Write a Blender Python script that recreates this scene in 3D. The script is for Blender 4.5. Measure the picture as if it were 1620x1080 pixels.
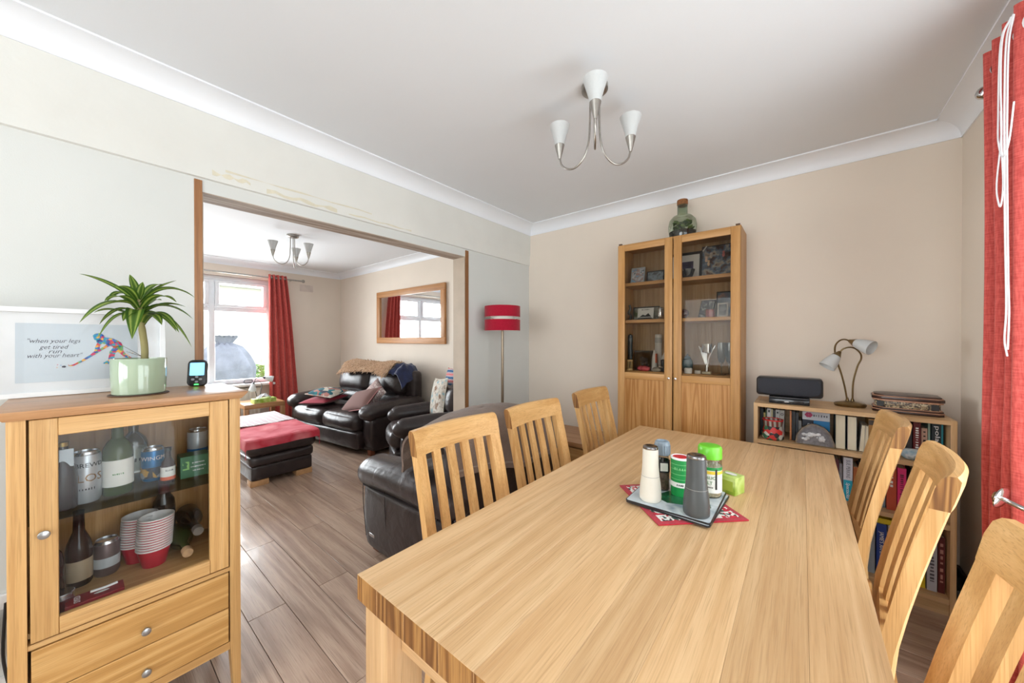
import bpy, bmesh, math, random
from mathutils import Vector, Matrix, noise
for o in list(bpy.data.objects): bpy.data.objects.remove(o)
S = bpy.context.scene
COL = S.collection
PI = math.pi
R_ = math.radians
random.seed(7)

# ------------------------------------------------------------------ camera, sky, daylight, rear fill, exposure
cd = bpy.data.cameras.new('camera'); cam = bpy.data.objects.new('camera', cd); COL.objects.link(cam)
cd.sensor_width = 36; cd.lens = 36 * 561 / 1620; cd.clip_start = 0.02; cd.clip_end = 200
cam.location = (0, 0, 1.30); cam.rotation_euler = (R_(89.7), 0, R_(39.35))
S.camera = cam
W = bpy.data.worlds.new('overcast_sky'); S.world = W; W.use_nodes = True
bg = W.node_tree.nodes['Background']; bg.inputs[0].default_value = (0.93, 0.97, 1.0, 1); bg.inputs[1].default_value = 2.4
def area(name, loc, rot, sx, sy, e, col=(1, 1, 1)):
    d = bpy.data.lights.new(name, 'AREA'); d.shape = 'RECTANGLE'; d.size = sx; d.size_y = sy; d.energy = e; d.color = col
    o = bpy.data.objects.new(name, d); COL.objects.link(o); o.location = loc; o.rotation_euler = rot
    return o
area("patio_daylight", (0.96, 0.75, 1.15), (0, R_(90), 0), 2.0, 2.1, 15, (0.97, 0.985, 1.0))
area("rear_fill_light", (-0.75, -2.62, 1.5), (R_(90), 0, 0), 2.3, 1.4, 36, (0.98, 0.985, 1.0))  # added fill from behind the camera, brightens the back wall
area('living_window_daylight', (-6.72, 0.5, 1.45), (0, R_(-90), 0), 1.5, 2.6, 150, (0.95, 0.97, 1.0))
vs = S.view_settings
vs.view_transform = 'Standard'; vs.look = 'None'; vs.exposure = 0.7; vs.gamma = 1.0; vs.use_curve_mapping = False

# ------------------------------------------------------------------ materials
def lin(c):
    return tuple((v / 255 / 12.92) if v / 255 <= .04045 else ((v / 255 + .055) / 1.055) ** 2.4 for v in c) + (1,)
class N:
    def __init__(s, name):
        s.m = bpy.data.materials.new(name); s.m.use_nodes = True; s.t = s.m.node_tree
        s.p = s.t.nodes['Principled BSDF']; s.o = s.t.nodes['Material Output']
    def n(s, typ, **kw):
        q = s.t.nodes.new(typ)
        for k, v in kw.items():
            if k.startswith('i_'):
                key = k[2:]; key = int(key) if key.isdigit() else key
                q.inputs[key].default_value = v
            else: setattr(q, k, v)
        return q
    def l(s, a, b): s.t.links.new(a, b)
    def math(s, op, a, b=None):
        q = s.n('ShaderNodeMath', operation=op)
        for i, v in enumerate((a, b)):
            if v is None: continue
            if isinstance(v, (int, float)): q.inputs[i].default_value = v
            else: s.l(v, q.inputs[i])
        return q.outputs[0]
    def mix(s, f, a, b, mode='MIX'):
        q = s.n('ShaderNodeMix', data_type='RGBA', blend_type=mode)
        for i, v in ((0, f), (6, a), (7, b)):
            if isinstance(v, (int, float)): q.inputs[i].default_value = v
            elif isinstance(v, tuple): q.inputs[i].default_value = v
            else: s.l(v, q.inputs[i])
        return q.outputs[2]
    def ramp(s, f, stops):
        q = s.n('ShaderNodeValToRGB'); e = q.color_ramp.elements
        e[0].position, e[0].color = stops[0]; e[1].position, e[1].color = stops[-1]
        for p_, c_ in stops[1:-1]:
            k = e.new(p_); k.color = c_
        s.l(f, q.inputs[0]); return q.outputs[0]
    def bump(s, h, st, dist=.01):
        b = s.n('ShaderNodeBump', i_Strength=st, i_Distance=dist); s.l(h, b.inputs['Height']); s.l(b.outputs[0], s.p.inputs['Normal'])
MC = {}
def mat(name, c, rough=.5, metal=0, var=.06, vs_=8, bump=0, bs=60, spec=.5, coat=0, trans=0, emit=0, sheen=0, ani=None):
    """plain material: colour with soft procedural variation, optional fine relief"""
    if name in MC: return MC[name]
    a = N(name); col = lin(c)
    tc = a.n('ShaderNodeTexCoord'); src = tc.outputs['Object']
    if ani:
        mp = a.n('ShaderNodeMapping'); mp.inputs['Scale'].default_value = ani; a.l(src, mp.inputs[0]); src = mp.outputs[0]
    nz = a.n('ShaderNodeTexNoise', i_Scale=vs_, i_Detail=4.0); a.l(src, nz.inputs[0])
    d = tuple(v * (1 - var * 1.6) for v in col[:3]) + (1,); b = tuple(min(1, v * (1 + var)) for v in col[:3]) + (1,)
    a.l(a.ramp(nz.outputs[0], [(.3, d), (.7, b)]), a.p.inputs['Base Color'])
    a.p.inputs['Roughness'].default_value = rough; a.p.inputs['Metallic'].default_value = metal
    a.p.inputs['Specular IOR Level'].default_value = spec; a.p.inputs['Coat Weight'].default_value = coat
    a.p.inputs['Transmission Weight'].default_value = trans; a.p.inputs['Sheen Weight'].default_value = sheen
    if emit: a.l(a.p.inputs['Base Color'].links[0].from_socket, a.p.inputs['Emission Color']); a.p.inputs['Emission Strength'].default_value = emit
    if bump:
        n2 = a.n('ShaderNodeTexNoise', i_Scale=bs, i_Detail=5.0); a.l(src, n2.inputs[0]); a.bump(n2.outputs[0], bump)
    MC[name] = a.m; return a.m
def wood(name, dark, base, light, axis=1, rough=.38, k=1.0, ring=.4, pore=.38, rings=30, coat=0, spec=.4, vary=.16, wide=1.0):
    """oak-like timber: stretched growth rings and pores along one axis; every piece gets its own offset and tone"""
    if name in MC: return MC[name]
    a = N(name); tc = a.n('ShaderNodeTexCoord'); oi = a.n('ShaderNodeObjectInfo')
    r1 = a.math('MULTIPLY', oi.outputs['Random'], 57.0); cx = a.n('ShaderNodeCombineXYZ')
    for i in range(3): a.l(r1, cx.inputs[i])
    ad = a.n('ShaderNodeVectorMath', operation='ADD'); a.l(tc.outputs['Object'], ad.inputs[0]); a.l(cx.outputs[0], ad.inputs[1])
    def st(al, ac):
        mp = a.n('ShaderNodeMapping'); sc = [ac * k] * 3; sc[axis] = al * k; mp.inputs['Scale'].default_value = sc
        a.l(ad.outputs[0], mp.inputs[0]); return mp.outputs[0]
    n1 = a.n('ShaderNodeTexNoise', i_Scale=1.0, i_Detail=1.5, i_Roughness=.4, i_Distortion=.3); a.l(st(.55, 13 * wide), n1.inputs[0])
    n2 = a.n('ShaderNodeTexNoise', i_Scale=1.0, i_Detail=4.0, i_Roughness=.6); a.l(st(7, 300), n2.inputs[0])
    n3 = a.n('ShaderNodeTexNoise', i_Scale=1.0, i_Detail=2.0); a.l(st(1.5, 55), n3.inputs[0])
    s1 = a.math('SINE', a.math('MULTIPLY', n1.outputs[0], float(rings)))
    s1 = a.math('ADD', a.math('MULTIPLY', s1, .5), .5)
    f = a.math('ADD', a.math('MULTIPLY', s1, ring * .5), a.math('MULTIPLY', n2.outputs[0], pore))
    f = a.math('ADD', f, a.math('MULTIPLY', n3.outputs[0], 1 - ring * .5 - pore))
    c = a.ramp(f, [(.24, lin(dark)), (.5, lin(base)), (.76, lin(light))])
    n4 = a.n('ShaderNodeTexNoise', i_Scale=1.0, i_Detail=2.0); a.l(st(9, 420), n4.inputs[0])
    lines = a.n('ShaderNodeMapRange', i_1=.52, i_2=.68, i_3=0.0, i_4=.5); a.l(n4.outputs[0], lines.inputs[0])
    c = a.mix(lines.outputs[0], c, tuple(v * .82 for v in lin(dark)[:3]) + (1,))
    hs = a.n('ShaderNodeHueSaturation'); a.l(c, hs.inputs['Color'])
    a.l(a.math('ADD', a.math('MULTIPLY', oi.outputs['Random'], vary), 1 - vary / 2), hs.inputs['Value'])
    a.l(hs.outputs[0], a.p.inputs['Base Color'])
    a.l(a.math('ADD', a.math('MULTIPLY', n2.outputs[0], .16), rough - .08), a.p.inputs['Roughness'])
    a.p.inputs['Specular IOR Level'].default_value = spec; a.p.inputs['Coat Weight'].default_value = coat
    a.bump(n2.outputs[0], .12, .004)
    MC[name] = a.m; return a.m
def oak(axis, tone='table'):
    T = {'table': ((192, 150, 104), (210, 172, 127), (224, 190, 147)),
         'chair': ((190, 140, 82), (210, 164, 106), (226, 184, 128)),
         'cab': ((188, 142, 86), (208, 164, 106), (222, 182, 128)),
         'tall': ((168, 118, 64), (190, 142, 86), (206, 160, 106)),
         'book': ((190, 150, 104), (206, 170, 126), (220, 186, 144)),
         'top': ((158, 112, 74), (184, 136, 94), (200, 156, 114)),
         'jamb': ((122, 82, 48), (148, 102, 64), (168, 122, 82)),
         'end': ((120, 78, 38), (164, 116, 62), (196, 150, 92))}[tone]
    return wood('oak_%s_%d' % (tone, axis), *T, axis=axis, rough={'table': .36, 'top': .3}.get(tone, .42))
def glassm(name, tint=(250, 252, 252), refl=.09, rough=0.0):
    """thin clear sheet: mostly transparent with a faint mirror reflection"""
    if name in MC: return MC[name]
    a = N(name); t = a.n('ShaderNodeBsdfTransparent'); t.inputs[0].default_value = lin(tint)
    g = a.n('ShaderNodeBsdfGlossy', i_Roughness=rough); lw = a.n('ShaderNodeLayerWeight', i_Blend=.25)
    nz = a.n('ShaderNodeTexNoise', i_Scale=3.0); f = a.math('ADD', a.math('MULTIPLY', lw.outputs['Fresnel'], refl * 2), refl * .25)
    f = a.math('ADD', f, a.math('MULTIPLY', nz.outputs[0], .01))
    mx = a.n('ShaderNodeMixShader'); a.l(f, mx.inputs[0]); a.l(t.outputs[0], mx.inputs[1]); a.l(g.outputs[0], mx.inputs[2])
    a.l(mx.outputs[0], a.o.inputs['Surface']); MC[name] = a.m; return a.m
def frosted(name, c=(226, 228, 228), tr=.35):
    """opal glass shade: diffuse and translucent"""
    if name in MC: return MC[name]
    a = N(name); d = a.n('ShaderNodeBsdfTranslucent'); d.inputs[0].default_value = lin(c)
    nz = a.n('ShaderNodeTexNoise', i_Scale=14.0); a.p.inputs['Roughness'].default_value = .35
    a.l(a.ramp(nz.outputs[0], [(.3, lin(tuple(v - 5 for v in c))), (.7, lin(c))]), a.p.inputs['Base Color'])
    mx = a.n('ShaderNodeMixShader', i_0=tr); a.l(a.p.outputs[0], mx.inputs[1]); a.l(d.outputs[0], mx.inputs[2]); a.l(mx.outputs[0], a.o.inputs['Surface'])
    MC[name] = a.m; return a.m
def patches(name, cols, scale=12, rough=.6, kind='vor', stretch=None, bump=0):
    """patterned material made of coloured cells or bands"""
    if name in MC: return MC[name]
    a = N(name); tc = a.n('ShaderNodeTexCoord'); src = tc.outputs['Object']
    if stretch:
        mp = a.n('ShaderNodeMapping'); mp.inputs['Scale'].default_value = stretch; a.l(src, mp.inputs[0]); src = mp.outputs[0]
    if kind == 'vor':
        v = a.n('ShaderNodeTexVoronoi', i_Scale=scale); a.l(src, v.inputs[0])
        sp = a.n('ShaderNodeSeparateColor'); a.l(v.outputs['Color'], sp.inputs[0]); f = sp.outputs[0]
    elif kind == 'noise':
        v = a.n('ShaderNodeTexNoise', i_Scale=scale, i_Detail=3.0); a.l(src, v.inputs[0]); f = a.math('MULTIPLY_ADD', v.outputs[0], 2.0); f.node.inputs[2].default_value = -.5
    else:
        v = a.n('ShaderNodeTexWave', i_Scale=scale, bands_direction=kind); v.inputs['Distortion'].default_value = 1.2; a.l(src, v.inputs[0]); f = v.outputs['Fac']
    q = a.n('ShaderNodeValToRGB'); e = q.color_ramp.elements; q.color_ramp.interpolation = 'CONSTANT' if kind == 'vor' else 'LINEAR'
    n = len(cols); e[0].position = 0; e[0].color = lin(cols[0]); e[1].position = (n - 1) / n; e[1].color = lin(cols[-1])
    for i in range(1, n - 1):
        k = e.new(i / n); k.color = lin(cols[i])
    a.l(f, q.inputs[0]); a.l(q.outputs[0], a.p.inputs['Base Color']); a.p.inputs['Roughness'].default_value = rough
    if bump: a.bump(f, bump)
    MC[name] = a.m; return a.m
def leather():
    if 'leather' in MC: return MC['leather']
    a = N('leather'); tc = a.n('ShaderNodeTexCoord')
    n1 = a.n('ShaderNodeTexNoise', i_Scale=9.0, i_Detail=3.0, i_Distortion=1.2); a.l(tc.outputs['Object'], n1.inputs[0])
    n2 = a.n('ShaderNodeTexVoronoi', i_Scale=260.0); a.l(tc.outputs['Object'], n2.inputs[0])
    a.l(a.ramp(n1.outputs[0], [(.3, lin((40, 32, 32))), (.7, lin((54, 44, 43)))]), a.p.inputs['Base Color'])
    a.l(a.math('ADD', a.math('MULTIPLY', n1.outputs[0], .2), .24), a.p.inputs['Roughness'])
    h = a.math('ADD', a.math('MULTIPLY', n1.outputs[0], 1.0), a.math('MULTIPLY', n2.outputs[0], .03)); a.bump(h, .16, .03)
    a.p.inputs['Specular IOR Level'].default_value = .48
    MC['leather'] = a.m; return a.m
def fabric(name, c, c2=None, scale=420, rough=.85, bump=.25):
    """woven cloth with a fine thread relief"""
    if name in MC: return MC[name]
    a = N(name); tc = a.n('ShaderNodeTexCoord'); c2 = c2 or tuple(int(v * .82) for v in c)
    mp = a.n('ShaderNodeMapping'); mp.inputs['Scale'].default_value = (1, 1, .12); a.l(tc.outputs['Object'], mp.inputs[0])
    m2 = a.n('ShaderNodeMapping'); m2.inputs['Scale'].default_value = (.12, .12, 1); a.l(tc.outputs['Object'], m2.inputs[0])
    n1 = a.n('ShaderNodeTexNoise', i_Scale=float(scale), i_Detail=2.0); a.l(mp.outputs[0], n1.inputs[0])
    n2 = a.n('ShaderNodeTexNoise', i_Scale=float(scale), i_Detail=2.0); a.l(m2.outputs[0], n2.inputs[0])
    f = a.math('MULTIPLY', a.math('ADD', n1.outputs[0], n2.outputs[0]), .5)
    a.l(a.ramp(f, [(.36, lin(c2)), (.62, lin(c))]), a.p.inputs['Base Color']); a.p.inputs['Roughness'].default_value = rough
    a.p.inputs['Sheen Weight'].default_value = .2; a.p.inputs['Specular IOR Level'].default_value = .2
    a.bump(f, bump, .002); MC[name] = a.m; return a.m
CHROME = mat('chrome', (212, 212, 214), .12, 1, .02)
STEEL = mat('brushed_steel', (170, 166, 160), .3, 1, .06, 60)
BLACK = mat('black_plastic', (24, 24, 27), .4, 0, .1)
WHITE = mat('white_paint', (240, 240, 240), .4, 0, .02)
UPVC = mat('white_upvc', (238, 241, 246), .3, 0, .02)
WALLW = mat('off_white_wall_paint', (212, 214, 211), .75, 0, .02, 2, .05, 240)
WALLM = mat('magnolia_wall_paint', (228, 216, 202), .75, 0, .02, 2, .05, 240)
CEIL = mat('ceiling_paint', (230, 233, 237), .8, 0, .015, 1.2, .03, 180)
COVEM = mat('cove_gloss_paint', (238, 241, 246), .5, 0, .01, 3)
PLASTER = mat('cream_plaster', (222, 222, 217), .8, 0, .03, 3, .12, 40)
LEATHER = leather()
GLASS = glassm('clear_glass')
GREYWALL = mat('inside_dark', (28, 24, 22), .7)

# ------------------------------------------------------------------ geometry helpers
class G:
    """collects shapes into one bmesh; out() links them as one mesh object"""
    def __init__(s): s.b = bmesh.new(); s.mi = 0
    def _fin(s, vs_, fs, M=None):
        if M is not None: bmesh.ops.transform(s.b, matrix=M, verts=vs_)
        for f in fs: f.material_index = s.mi
        return s
    def box(s, x0, x1, y0, y1, z0, z1, bev=0, seg=2, M=None):
        r = bmesh.ops.create_cube(s.b, size=1); v = r['verts']
        for q in v: q.co = Vector(((x0 + x1) / 2 + q.co.x * (x1 - x0), (y0 + y1) / 2 + q.co.y * (y1 - y0), (z0 + z1) / 2 + q.co.z * (z1 - z0)))
        fs = set(f for q in v for f in q.link_faces)
        if bev:
            es = set(e for q in v for e in q.link_edges)
            r = bmesh.ops.bevel(s.b, geom=list(es), offset=bev, segments=seg, profile=.5, affect='EDGES')
            v = list(set(r['verts']) | set(q for q in v if q.is_valid)); fs = set(f for q in v for f in q.link_faces)
        return s._fin(list(v), fs, M)
    def lathe(s, prof, n=24, M=None, sx=1, sy=1):
        rows = []; vs_ = []; fs = []
        for r, z in prof:
            if r < 1e-6: row = [s.b.verts.new((0, 0, z))]
            else: row = [s.b.verts.new((math.cos(2 * PI * i / n) * r * sx, math.sin(2 * PI * i / n) * r * sy, z)) for i in range(n)]
            rows.append(row); vs_ += row
        for a, b in zip(rows, rows[1:]):
            for i in range(n):
                j = (i + 1) % n
                q = [a[i % len(a)], a[j % len(a)], b[j % len(b)], b[i % len(b)]]
                q = [x for k, x in enumerate(q) if x not in q[:k]]
                if len(q) > 2: fs.append(s.b.faces.new(q))
        return s._fin(vs_, fs, M)
    def tube(s, pts, r, n=8, closed=False, M=None, sq=1):
        pts = [Vector(p) for p in pts]; m = len(pts); rr = r if isinstance(r, (list, tuple)) else [r] * m
        up = None; rows = []; vs_ = []; fs = []
        for i, p in enumerate(pts):
            a = pts[(i - 1) % m] if closed or i > 0 else p; b = pts[(i + 1) % m] if closed or i < m - 1 else p
            t = (b - a).normalized()
            if up is None: up = t.orthogonal().normalized()
            up = (up - t * up.dot(t)).normalized(); w = t.cross(up)
            row = [s.b.verts.new(p + (up * math.cos(2 * PI * k / n) + w * math.sin(2 * PI * k / n) * sq) * rr[i]) for k in range(n)]
            rows.append(row); vs_ += row
        for i in range(m if closed else m - 1):
            a, b = rows[i], rows[(i + 1) % m]
            for k in range(n): fs.append(s.b.faces.new((a[k], a[(k + 1) % n], b[(k + 1) % n], b[k])))
        if not closed: fs.append(s.b.faces.new(rows[0][::-1])); fs.append(s.b.faces.new(rows[-1]))
        return s._fin(vs_, fs, M)
    def prism(s, pts, z0, z1, M=None, bev=0):
        a = [s.b.verts.new((x, y, z0)) for x, y in pts]; b = [s.b.verts.new((x, y, z1)) for x, y in pts]; n = len(pts)
        fs = [s.b.faces.new(a[::-1]), s.b.faces.new(b)] + [s.b.faces.new((a[i], a[(i + 1) % n], b[(i + 1) % n], b[i])) for i in range(n)]
        v = a + b
        if bev:
            es = set(e for f in fs for e in f.edges)
            r = bmesh.ops.bevel(s.b, geom=list(es), offset=bev, segments=2, profile=.5, affect='EDGES')
            v = list(set(r['verts']) | set(q for q in v if q.is_valid)); fs = set(f for q in v for f in q.link_faces)
        return s._fin(v, fs, M)
    def soft(s, c, d, r, puff=(0, 0, 0), n=9, M=None, fn=None):
        """rounded box with bulging faces: upholstery"""
        m = n + 1; D = {}; fs = []
        def vt(q):
            if q not in D: D[q] = s.b.verts.new([2 * c_ / m - 1 for c_ in q])
            return D[q]
        for ax in range(3):
            for sd in (0, m):
                for i in range(m):
                    for j in range(m):
                        q = []
                        for u, v in ((i, j), (i + 1, j), (i + 1, j + 1), (i, j + 1)):
                            w = [0, 0, 0]; w[ax] = sd; w[(ax + 1) % 3] = u; w[(ax + 2) % 3] = v; q.append(vt(tuple(w)))
                        fs.append(s.b.faces.new(q))
        vs_ = list(D.values())
        h = [d[i] / 2 for i in range(3)]
        for x in vs_:
            t = [math.sin(x.co[i] * PI / 2) for i in range(3)]
            p = Vector([t[i] * h[i] for i in range(3)]); inn = Vector([max(-h[i] + r, min(h[i] - r, p[i])) for i in range(3)])
            e = p - inn
            if e.length > 1e-9: p = inn + e.normalized() * r
            for i in range(3):
                j, k = (i + 1) % 3, (i + 2) % 3
                p[i] += puff[i] * t[i] * (1 - t[j] ** 2) * (1 - t[k] ** 2)
            if fn: p = fn(p, t)
            x.co = p + Vector(c)
        return s._fin(vs_, fs, M)
    def grid(s, fn, nu, nv, M=None, closed=False):
        V = [[s.b.verts.new(fn(i / nu, j / nv)) for j in range(nv + 1)] for i in range(nu + (0 if closed else 1))]
        fs = []; m = len(V)
        for i in range(nu):
            for j in range(nv): fs.append(s.b.faces.new((V[i][j], V[(i + 1) % m][j], V[(i + 1) % m][j + 1], V[i][j + 1])))
        return s._fin([q for r in V for q in r], fs, M)
    def sheet(s, fn, nu, nv, th, M=None):
        """grid with thickness th along its normals"""
        e = 1e-3
        def nrm(u, v):
            a = Vector(fn(min(1, u + e), v)) - Vector(fn(max(0, u - e), v)); b = Vector(fn(u, min(1, v + e))) - Vector(fn(u, max(0, v - e)))
            c = a.cross(b); return c.normalized() if c.length > 1e-12 else Vector((0, 0, 1))
        P = {}
        for sd in (0, 1):
            for i in range(nu + 1):
                for j in range(nv + 1):
                    u, v = i / nu, j / nv; P[sd, i, j] = s.b.verts.new(Vector(fn(u, v)) + nrm(u, v) * th * (sd - .5))
        fs = []
        for i in range(nu):
            for j in range(nv):
                fs.append(s.b.faces.new((P[1, i, j], P[1, i + 1, j], P[1, i + 1, j + 1], P[1, i, j + 1])))
                fs.append(s.b.faces.new((P[0, i, j], P[0, i, j + 1], P[0, i + 1, j + 1], P[0, i + 1, j])))
        for i in range(nu):
            for j in (0, nv): fs.append(s.b.faces.new((P[0, i, j], P[0, i + 1, j], P[1, i + 1, j], P[1, i, j])))
        for j in range(nv):
            for i in (0, nu): fs.append(s.b.faces.new((P[0, i, j], P[0, i, j + 1], P[1, i, j + 1], P[1, i, j])))
        return s._fin(list(P.values()), fs, M)
    def ball(s, c, r, n=12, M=None):
        rx = r if isinstance(r, (tuple, list)) else (r, r, r)
        q = bmesh.ops.create_uvsphere(s.b, u_segments=n * 2, v_segments=n, radius=1); v = q['verts']
        for x in v: x.co = Vector((c[0] + x.co.x * rx[0], c[1] + x.co.y * rx[1], c[2] + x.co.z * rx[2]))
        return s._fin(v, set(f for x in v for f in x.link_faces), M)
    def out(s, name, m, parent=None, sharp=38):
        bmesh.ops.recalc_face_normals(s.b, faces=s.b.faces)
        me = bpy.data.meshes.new(name); s.b.to_mesh(me); s.b.free()
        for q in (m if isinstance(m, (list, tuple)) else [m]): me.materials.append(q)
        me.shade_smooth(); me.set_sharp_from_angle(angle=R_(sharp))
        o = bpy.data.objects.new(name, me); COL.objects.link(o)
        if parent is not None: o.parent = parent
        return o
def tag(o, label, cat, group=None):
    o['label'] = label; o['category'] = cat
    if group: o['group'] = group
    return o
def thing(name, label, cat, loc=(0, 0, 0), rotz=0, group=None):
    o = bpy.data.objects.new(name, None); o.empty_display_size = .05; COL.objects.link(o)
    o.location = loc; o.rotation_euler = (0, 0, rotz); return tag(o, label, cat, group)
def struct(o): o['kind'] = 'structure'; return o
def copytree(o, parent=None):
    c = o.copy(); COL.objects.link(c); c.parent = parent
    for ch in o.children: copytree(ch, c)
    return c
def T(*p): return Matrix.Translation(p)
def RX(a): return Matrix.Rotation(R_(a), 4, 'X')
def RY(a): return Matrix.Rotation(R_(a), 4, 'Y')
def RZ(a): return Matrix.Rotation(R_(a), 4, 'Z')
def text(body, size, m, parent, o, r, u, name='lettering', wrap=None, shear=0, th=.0003, width=None, space=1, thin=0):
    """flat lettering at o reading along r with up u; wrap=(radius) bends it round a vertical cylinder centred on o"""
    if body[0] == '~':      # print too small to read: a row of little strokes
        rs = random.Random(len(body) * 7 + int(size * 1e5)); g = bmesh.new(); x = -len(body) * size * .28
        for k_ in range(len(body)):
            w_ = size * rs.uniform(.14, .4); h_ = size * rs.uniform(.2, .34)
            q = bmesh.ops.create_cube(g, size=1)
            for v in q['verts']: v.co = Vector((x + (v.co.x + .5) * w_, v.co.y * h_ * 2, v.co.z * 2 * th))
            x += size * .56
        me = bpy.data.meshes.new('print_strokes'); g.to_mesh(me); g.free(); name = 'print_strokes'
    else:
        c = bpy.data.curves.new(name, 'FONT'); c.body = body; c.size = size; c.align_x = 'CENTER'; c.align_y = 'CENTER'; c.extrude = th; c.shear = shear; c.space_character = space; c.resolution_u = 2; c.offset = -thin
        ob = bpy.data.objects.new(name, c); me = bpy.data.meshes.new_from_object(ob); bpy.data.objects.remove(ob)
    if width:
        xs = [v.co.x for v in me.vertices]
        if xs:
            k = width / max(1e-6, max(xs) - min(xs))
            for v in me.vertices: v.co.x *= k
    r = Vector(r).normalized(); u = Vector(u).normalized(); n = r.cross(u); o = Vector(o)
    for v in me.vertices:
        x, y, z = v.co
        if wrap:
            a = x / wrap; v.co = o + (n * math.cos(a) + r * math.sin(a)) * (wrap + z) + u * y
        else: v.co = o + r * x + u * y + n * z
    me.materials.append(m); ob = bpy.data.objects.new(name, me); COL.objects.link(ob)
    if parent is not None: ob.parent = parent
    return ob
def arc(c, r, a0, a1, n, ax='xz'):
    P = []
    for i in range(n + 1):
        a = R_(a0 + (a1 - a0) * i / n); d = {'x': 0, 'y': 0, 'z': 0}; d[ax[0]] = math.cos(a) * r; d[ax[1]] = math.sin(a) * r
        P.append((c[0] + d['x'], c[1] + d['y'], c[2] + d['z']))
    return P
def spline(pts, n=8):
    """Catmull-Rom through the points"""
    P = [Vector(p) for p in pts]; P = [P[0] * 2 - P[1]] + P + [P[-1] * 2 - P[-2]]; o = []
    for i in range(1, len(P) - 2):
        for k in range(n):
            t = k / n; a, b, c, d = P[i - 1:i + 3]
            o.append(.5 * ((2 * b) + (c - a) * t + (2 * a - 5 * b + 4 * c - d) * t * t + (3 * b - a - 3 * c + d) * t ** 3))
    return o + [P[-2]]
def pillow(g, w, h, t, M=None, n=14, dent=.07):
    def f(sg):
        def q(u, v):
            a, b = 2 * u - 1, 2 * v - 1
            return Vector((a * w / 2 * (1 - dent * (1 - b * b)), b * h / 2 * (1 - dent * (1 - a * a)), sg * t / 2 * max(0, (1 - a * a) * (1 - b * b)) ** .42))
        return q
    k = len(g.b.verts); g.grid(f(1), n, n); g.grid(f(-1), n, n)
    g.b.verts.ensure_lookup_table(); vs_ = list(g.b.verts)[k:]
    if M is not None: bmesh.ops.transform(g.b, matrix=M, verts=vs_)
    bmesh.ops.remove_doubles(g.b, verts=vs_, dist=1e-5); return g

# ------------------------------------------------------------------ the rooms
XL, XR, YB, YF, XW, ZC = -2.17, 0.64, 2.92, -2.45, -6.30, 2.44
XL2 = -2.31                                     # living-room face of the dividing wall
OY0, OY1, OZ = 0.366, 2.033, 1.99               # the opening between the rooms
# floor with its planks
floor = struct(G().box(XW - .3, XR + .3, YF - .1, YB + .05, -.1, -.006).out('floor', mat('floor_joint', (62, 50, 42), .8)))
PLANK = wood('laminate_plank', (150, 122, 104), (180, 152, 132), (204, 178, 158), axis=0, rough=.3, k=.85, ring=.5, pore=.4, rings=40, wide=.6, coat=.12, spec=.5, vary=.12)
PW, PL = .1545, 1.335
full = None
k = 0
y = .4875 - 20 * PW
while y < YB:
    off = -1.97 if k % 2 == 0 else -2.64
    x = off - 4 * PL
    ya, yb = max(y, YF), min(y + PW, YB)
    while x < XR and yb - ya > .01:
        a, b = max(x, XW), min(x + PL, XR)
        if b - a > .02:
            whole = b - a > PL - 1e-4 and yb - ya > PW - 1e-4
            if whole and full:
                o = bpy.data.objects.new('plank', full); COL.objects.link(o); o.parent = floor; o.location = (a, ya, 0)
            else:
                o = G().box(0, b - a - .0022, 0, yb - ya - .0022, -.006, 0, .0009, 1).out('plank', PLANK, floor); o.location = (a, ya, 0)
                if whole: full = o.data
        x += PL
    y += PW; k += 1
# ceiling
struct(G().box(XW - .3, XR + .3, YF - .1, YB + .1, ZC, ZC + .1).out('ceiling', CEIL))
# back wall (both rooms), with the two rooms' paints the same magnolia
struct(G().box(XW - .3, XR + .3, YB, YB + .12, 0, ZC).out('wall_back', WALLM))
# dividing wall with its opening and the proud plaster bands above it
g = G(); g.box(XL2, XL, YF, OY0, 0, ZC).box(XL2, XL, OY1, YB, 0, ZC).box(XL2, XL, OY0, OY1, OZ, ZC)
wl = struct(g.out('wall_left', WALLW))
g = G(); prof = [(XL - .002, 2.05), (XL + .013, 2.054), (XL + .013, 2.148), (XL + .019, 2.158), (XL + .019, 2.40), (XL - .002, 2.40)]
g.prism(prof, 0, YB - YF, M=T(0, YB, 0) @ RX(90)); g.out('plaster_band', PLASTER, wl)
g = G()
for a, b, c, d in ((.40, .55, 2.075, 2.10), (.62, .98, 2.058, 2.085), (1.05, 1.5, 2.066, 2.078), (.45, 1.2, 2.108, 2.118)):
    pts = [(a + (b - a) * i / 9, c + (d - c) * (.3 * math.sin(i * 2.1 + a * 9) + .2)) for i in range(10)] + [(b - (b - a) * i / 9, d - (d - c) * (.3 * math.sin(i * 1.7 + a * 5) + .2)) for i in range(10)]
    g.prism(pts, 0, .0015, M=Matrix(((0, 0, 1, XL + .0128), (1, 0, 0, 0), (0, 1, 0, 0), (0, 0, 0, 1))))
g.out('filler_patch', mat('bare_plaster', (216, 210, 190), .9, 0, .05, 30), wl)
for i, (a, b) in enumerate(((.337, OY0), (OY1, 2.069))):
    o = struct(G().box(XL - .01, XL + .005, a, b, 0, 2.042, .0015, 1).out('trim_%d' % (i + 1), oak(2, 'jamb'))); o['label'] = 'bare brown timber strip up the edge of the opening'
# jamb linings and lintel soffit
g = G(); g.box(XL2 - .004, XL - .002, OY1 - .004, OY1 + .01, 0, OZ).box(XL2 - .004, XL - .002, OY0 - .01, OY0 + .004, 0, OZ)
struct(g.out('trim_3', mat('jamb_paint', (184, 168, 150), .6, 0, .08, 5)))
struct(G().box(XL2 - .004, XL - .001, OY0, OY1, OZ - .005, OZ + .01).out('trim_4', wood('lintel_board', (120, 100, 84), (176, 160, 144), (214, 204, 192), axis=1, rough=.7)))
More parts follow.
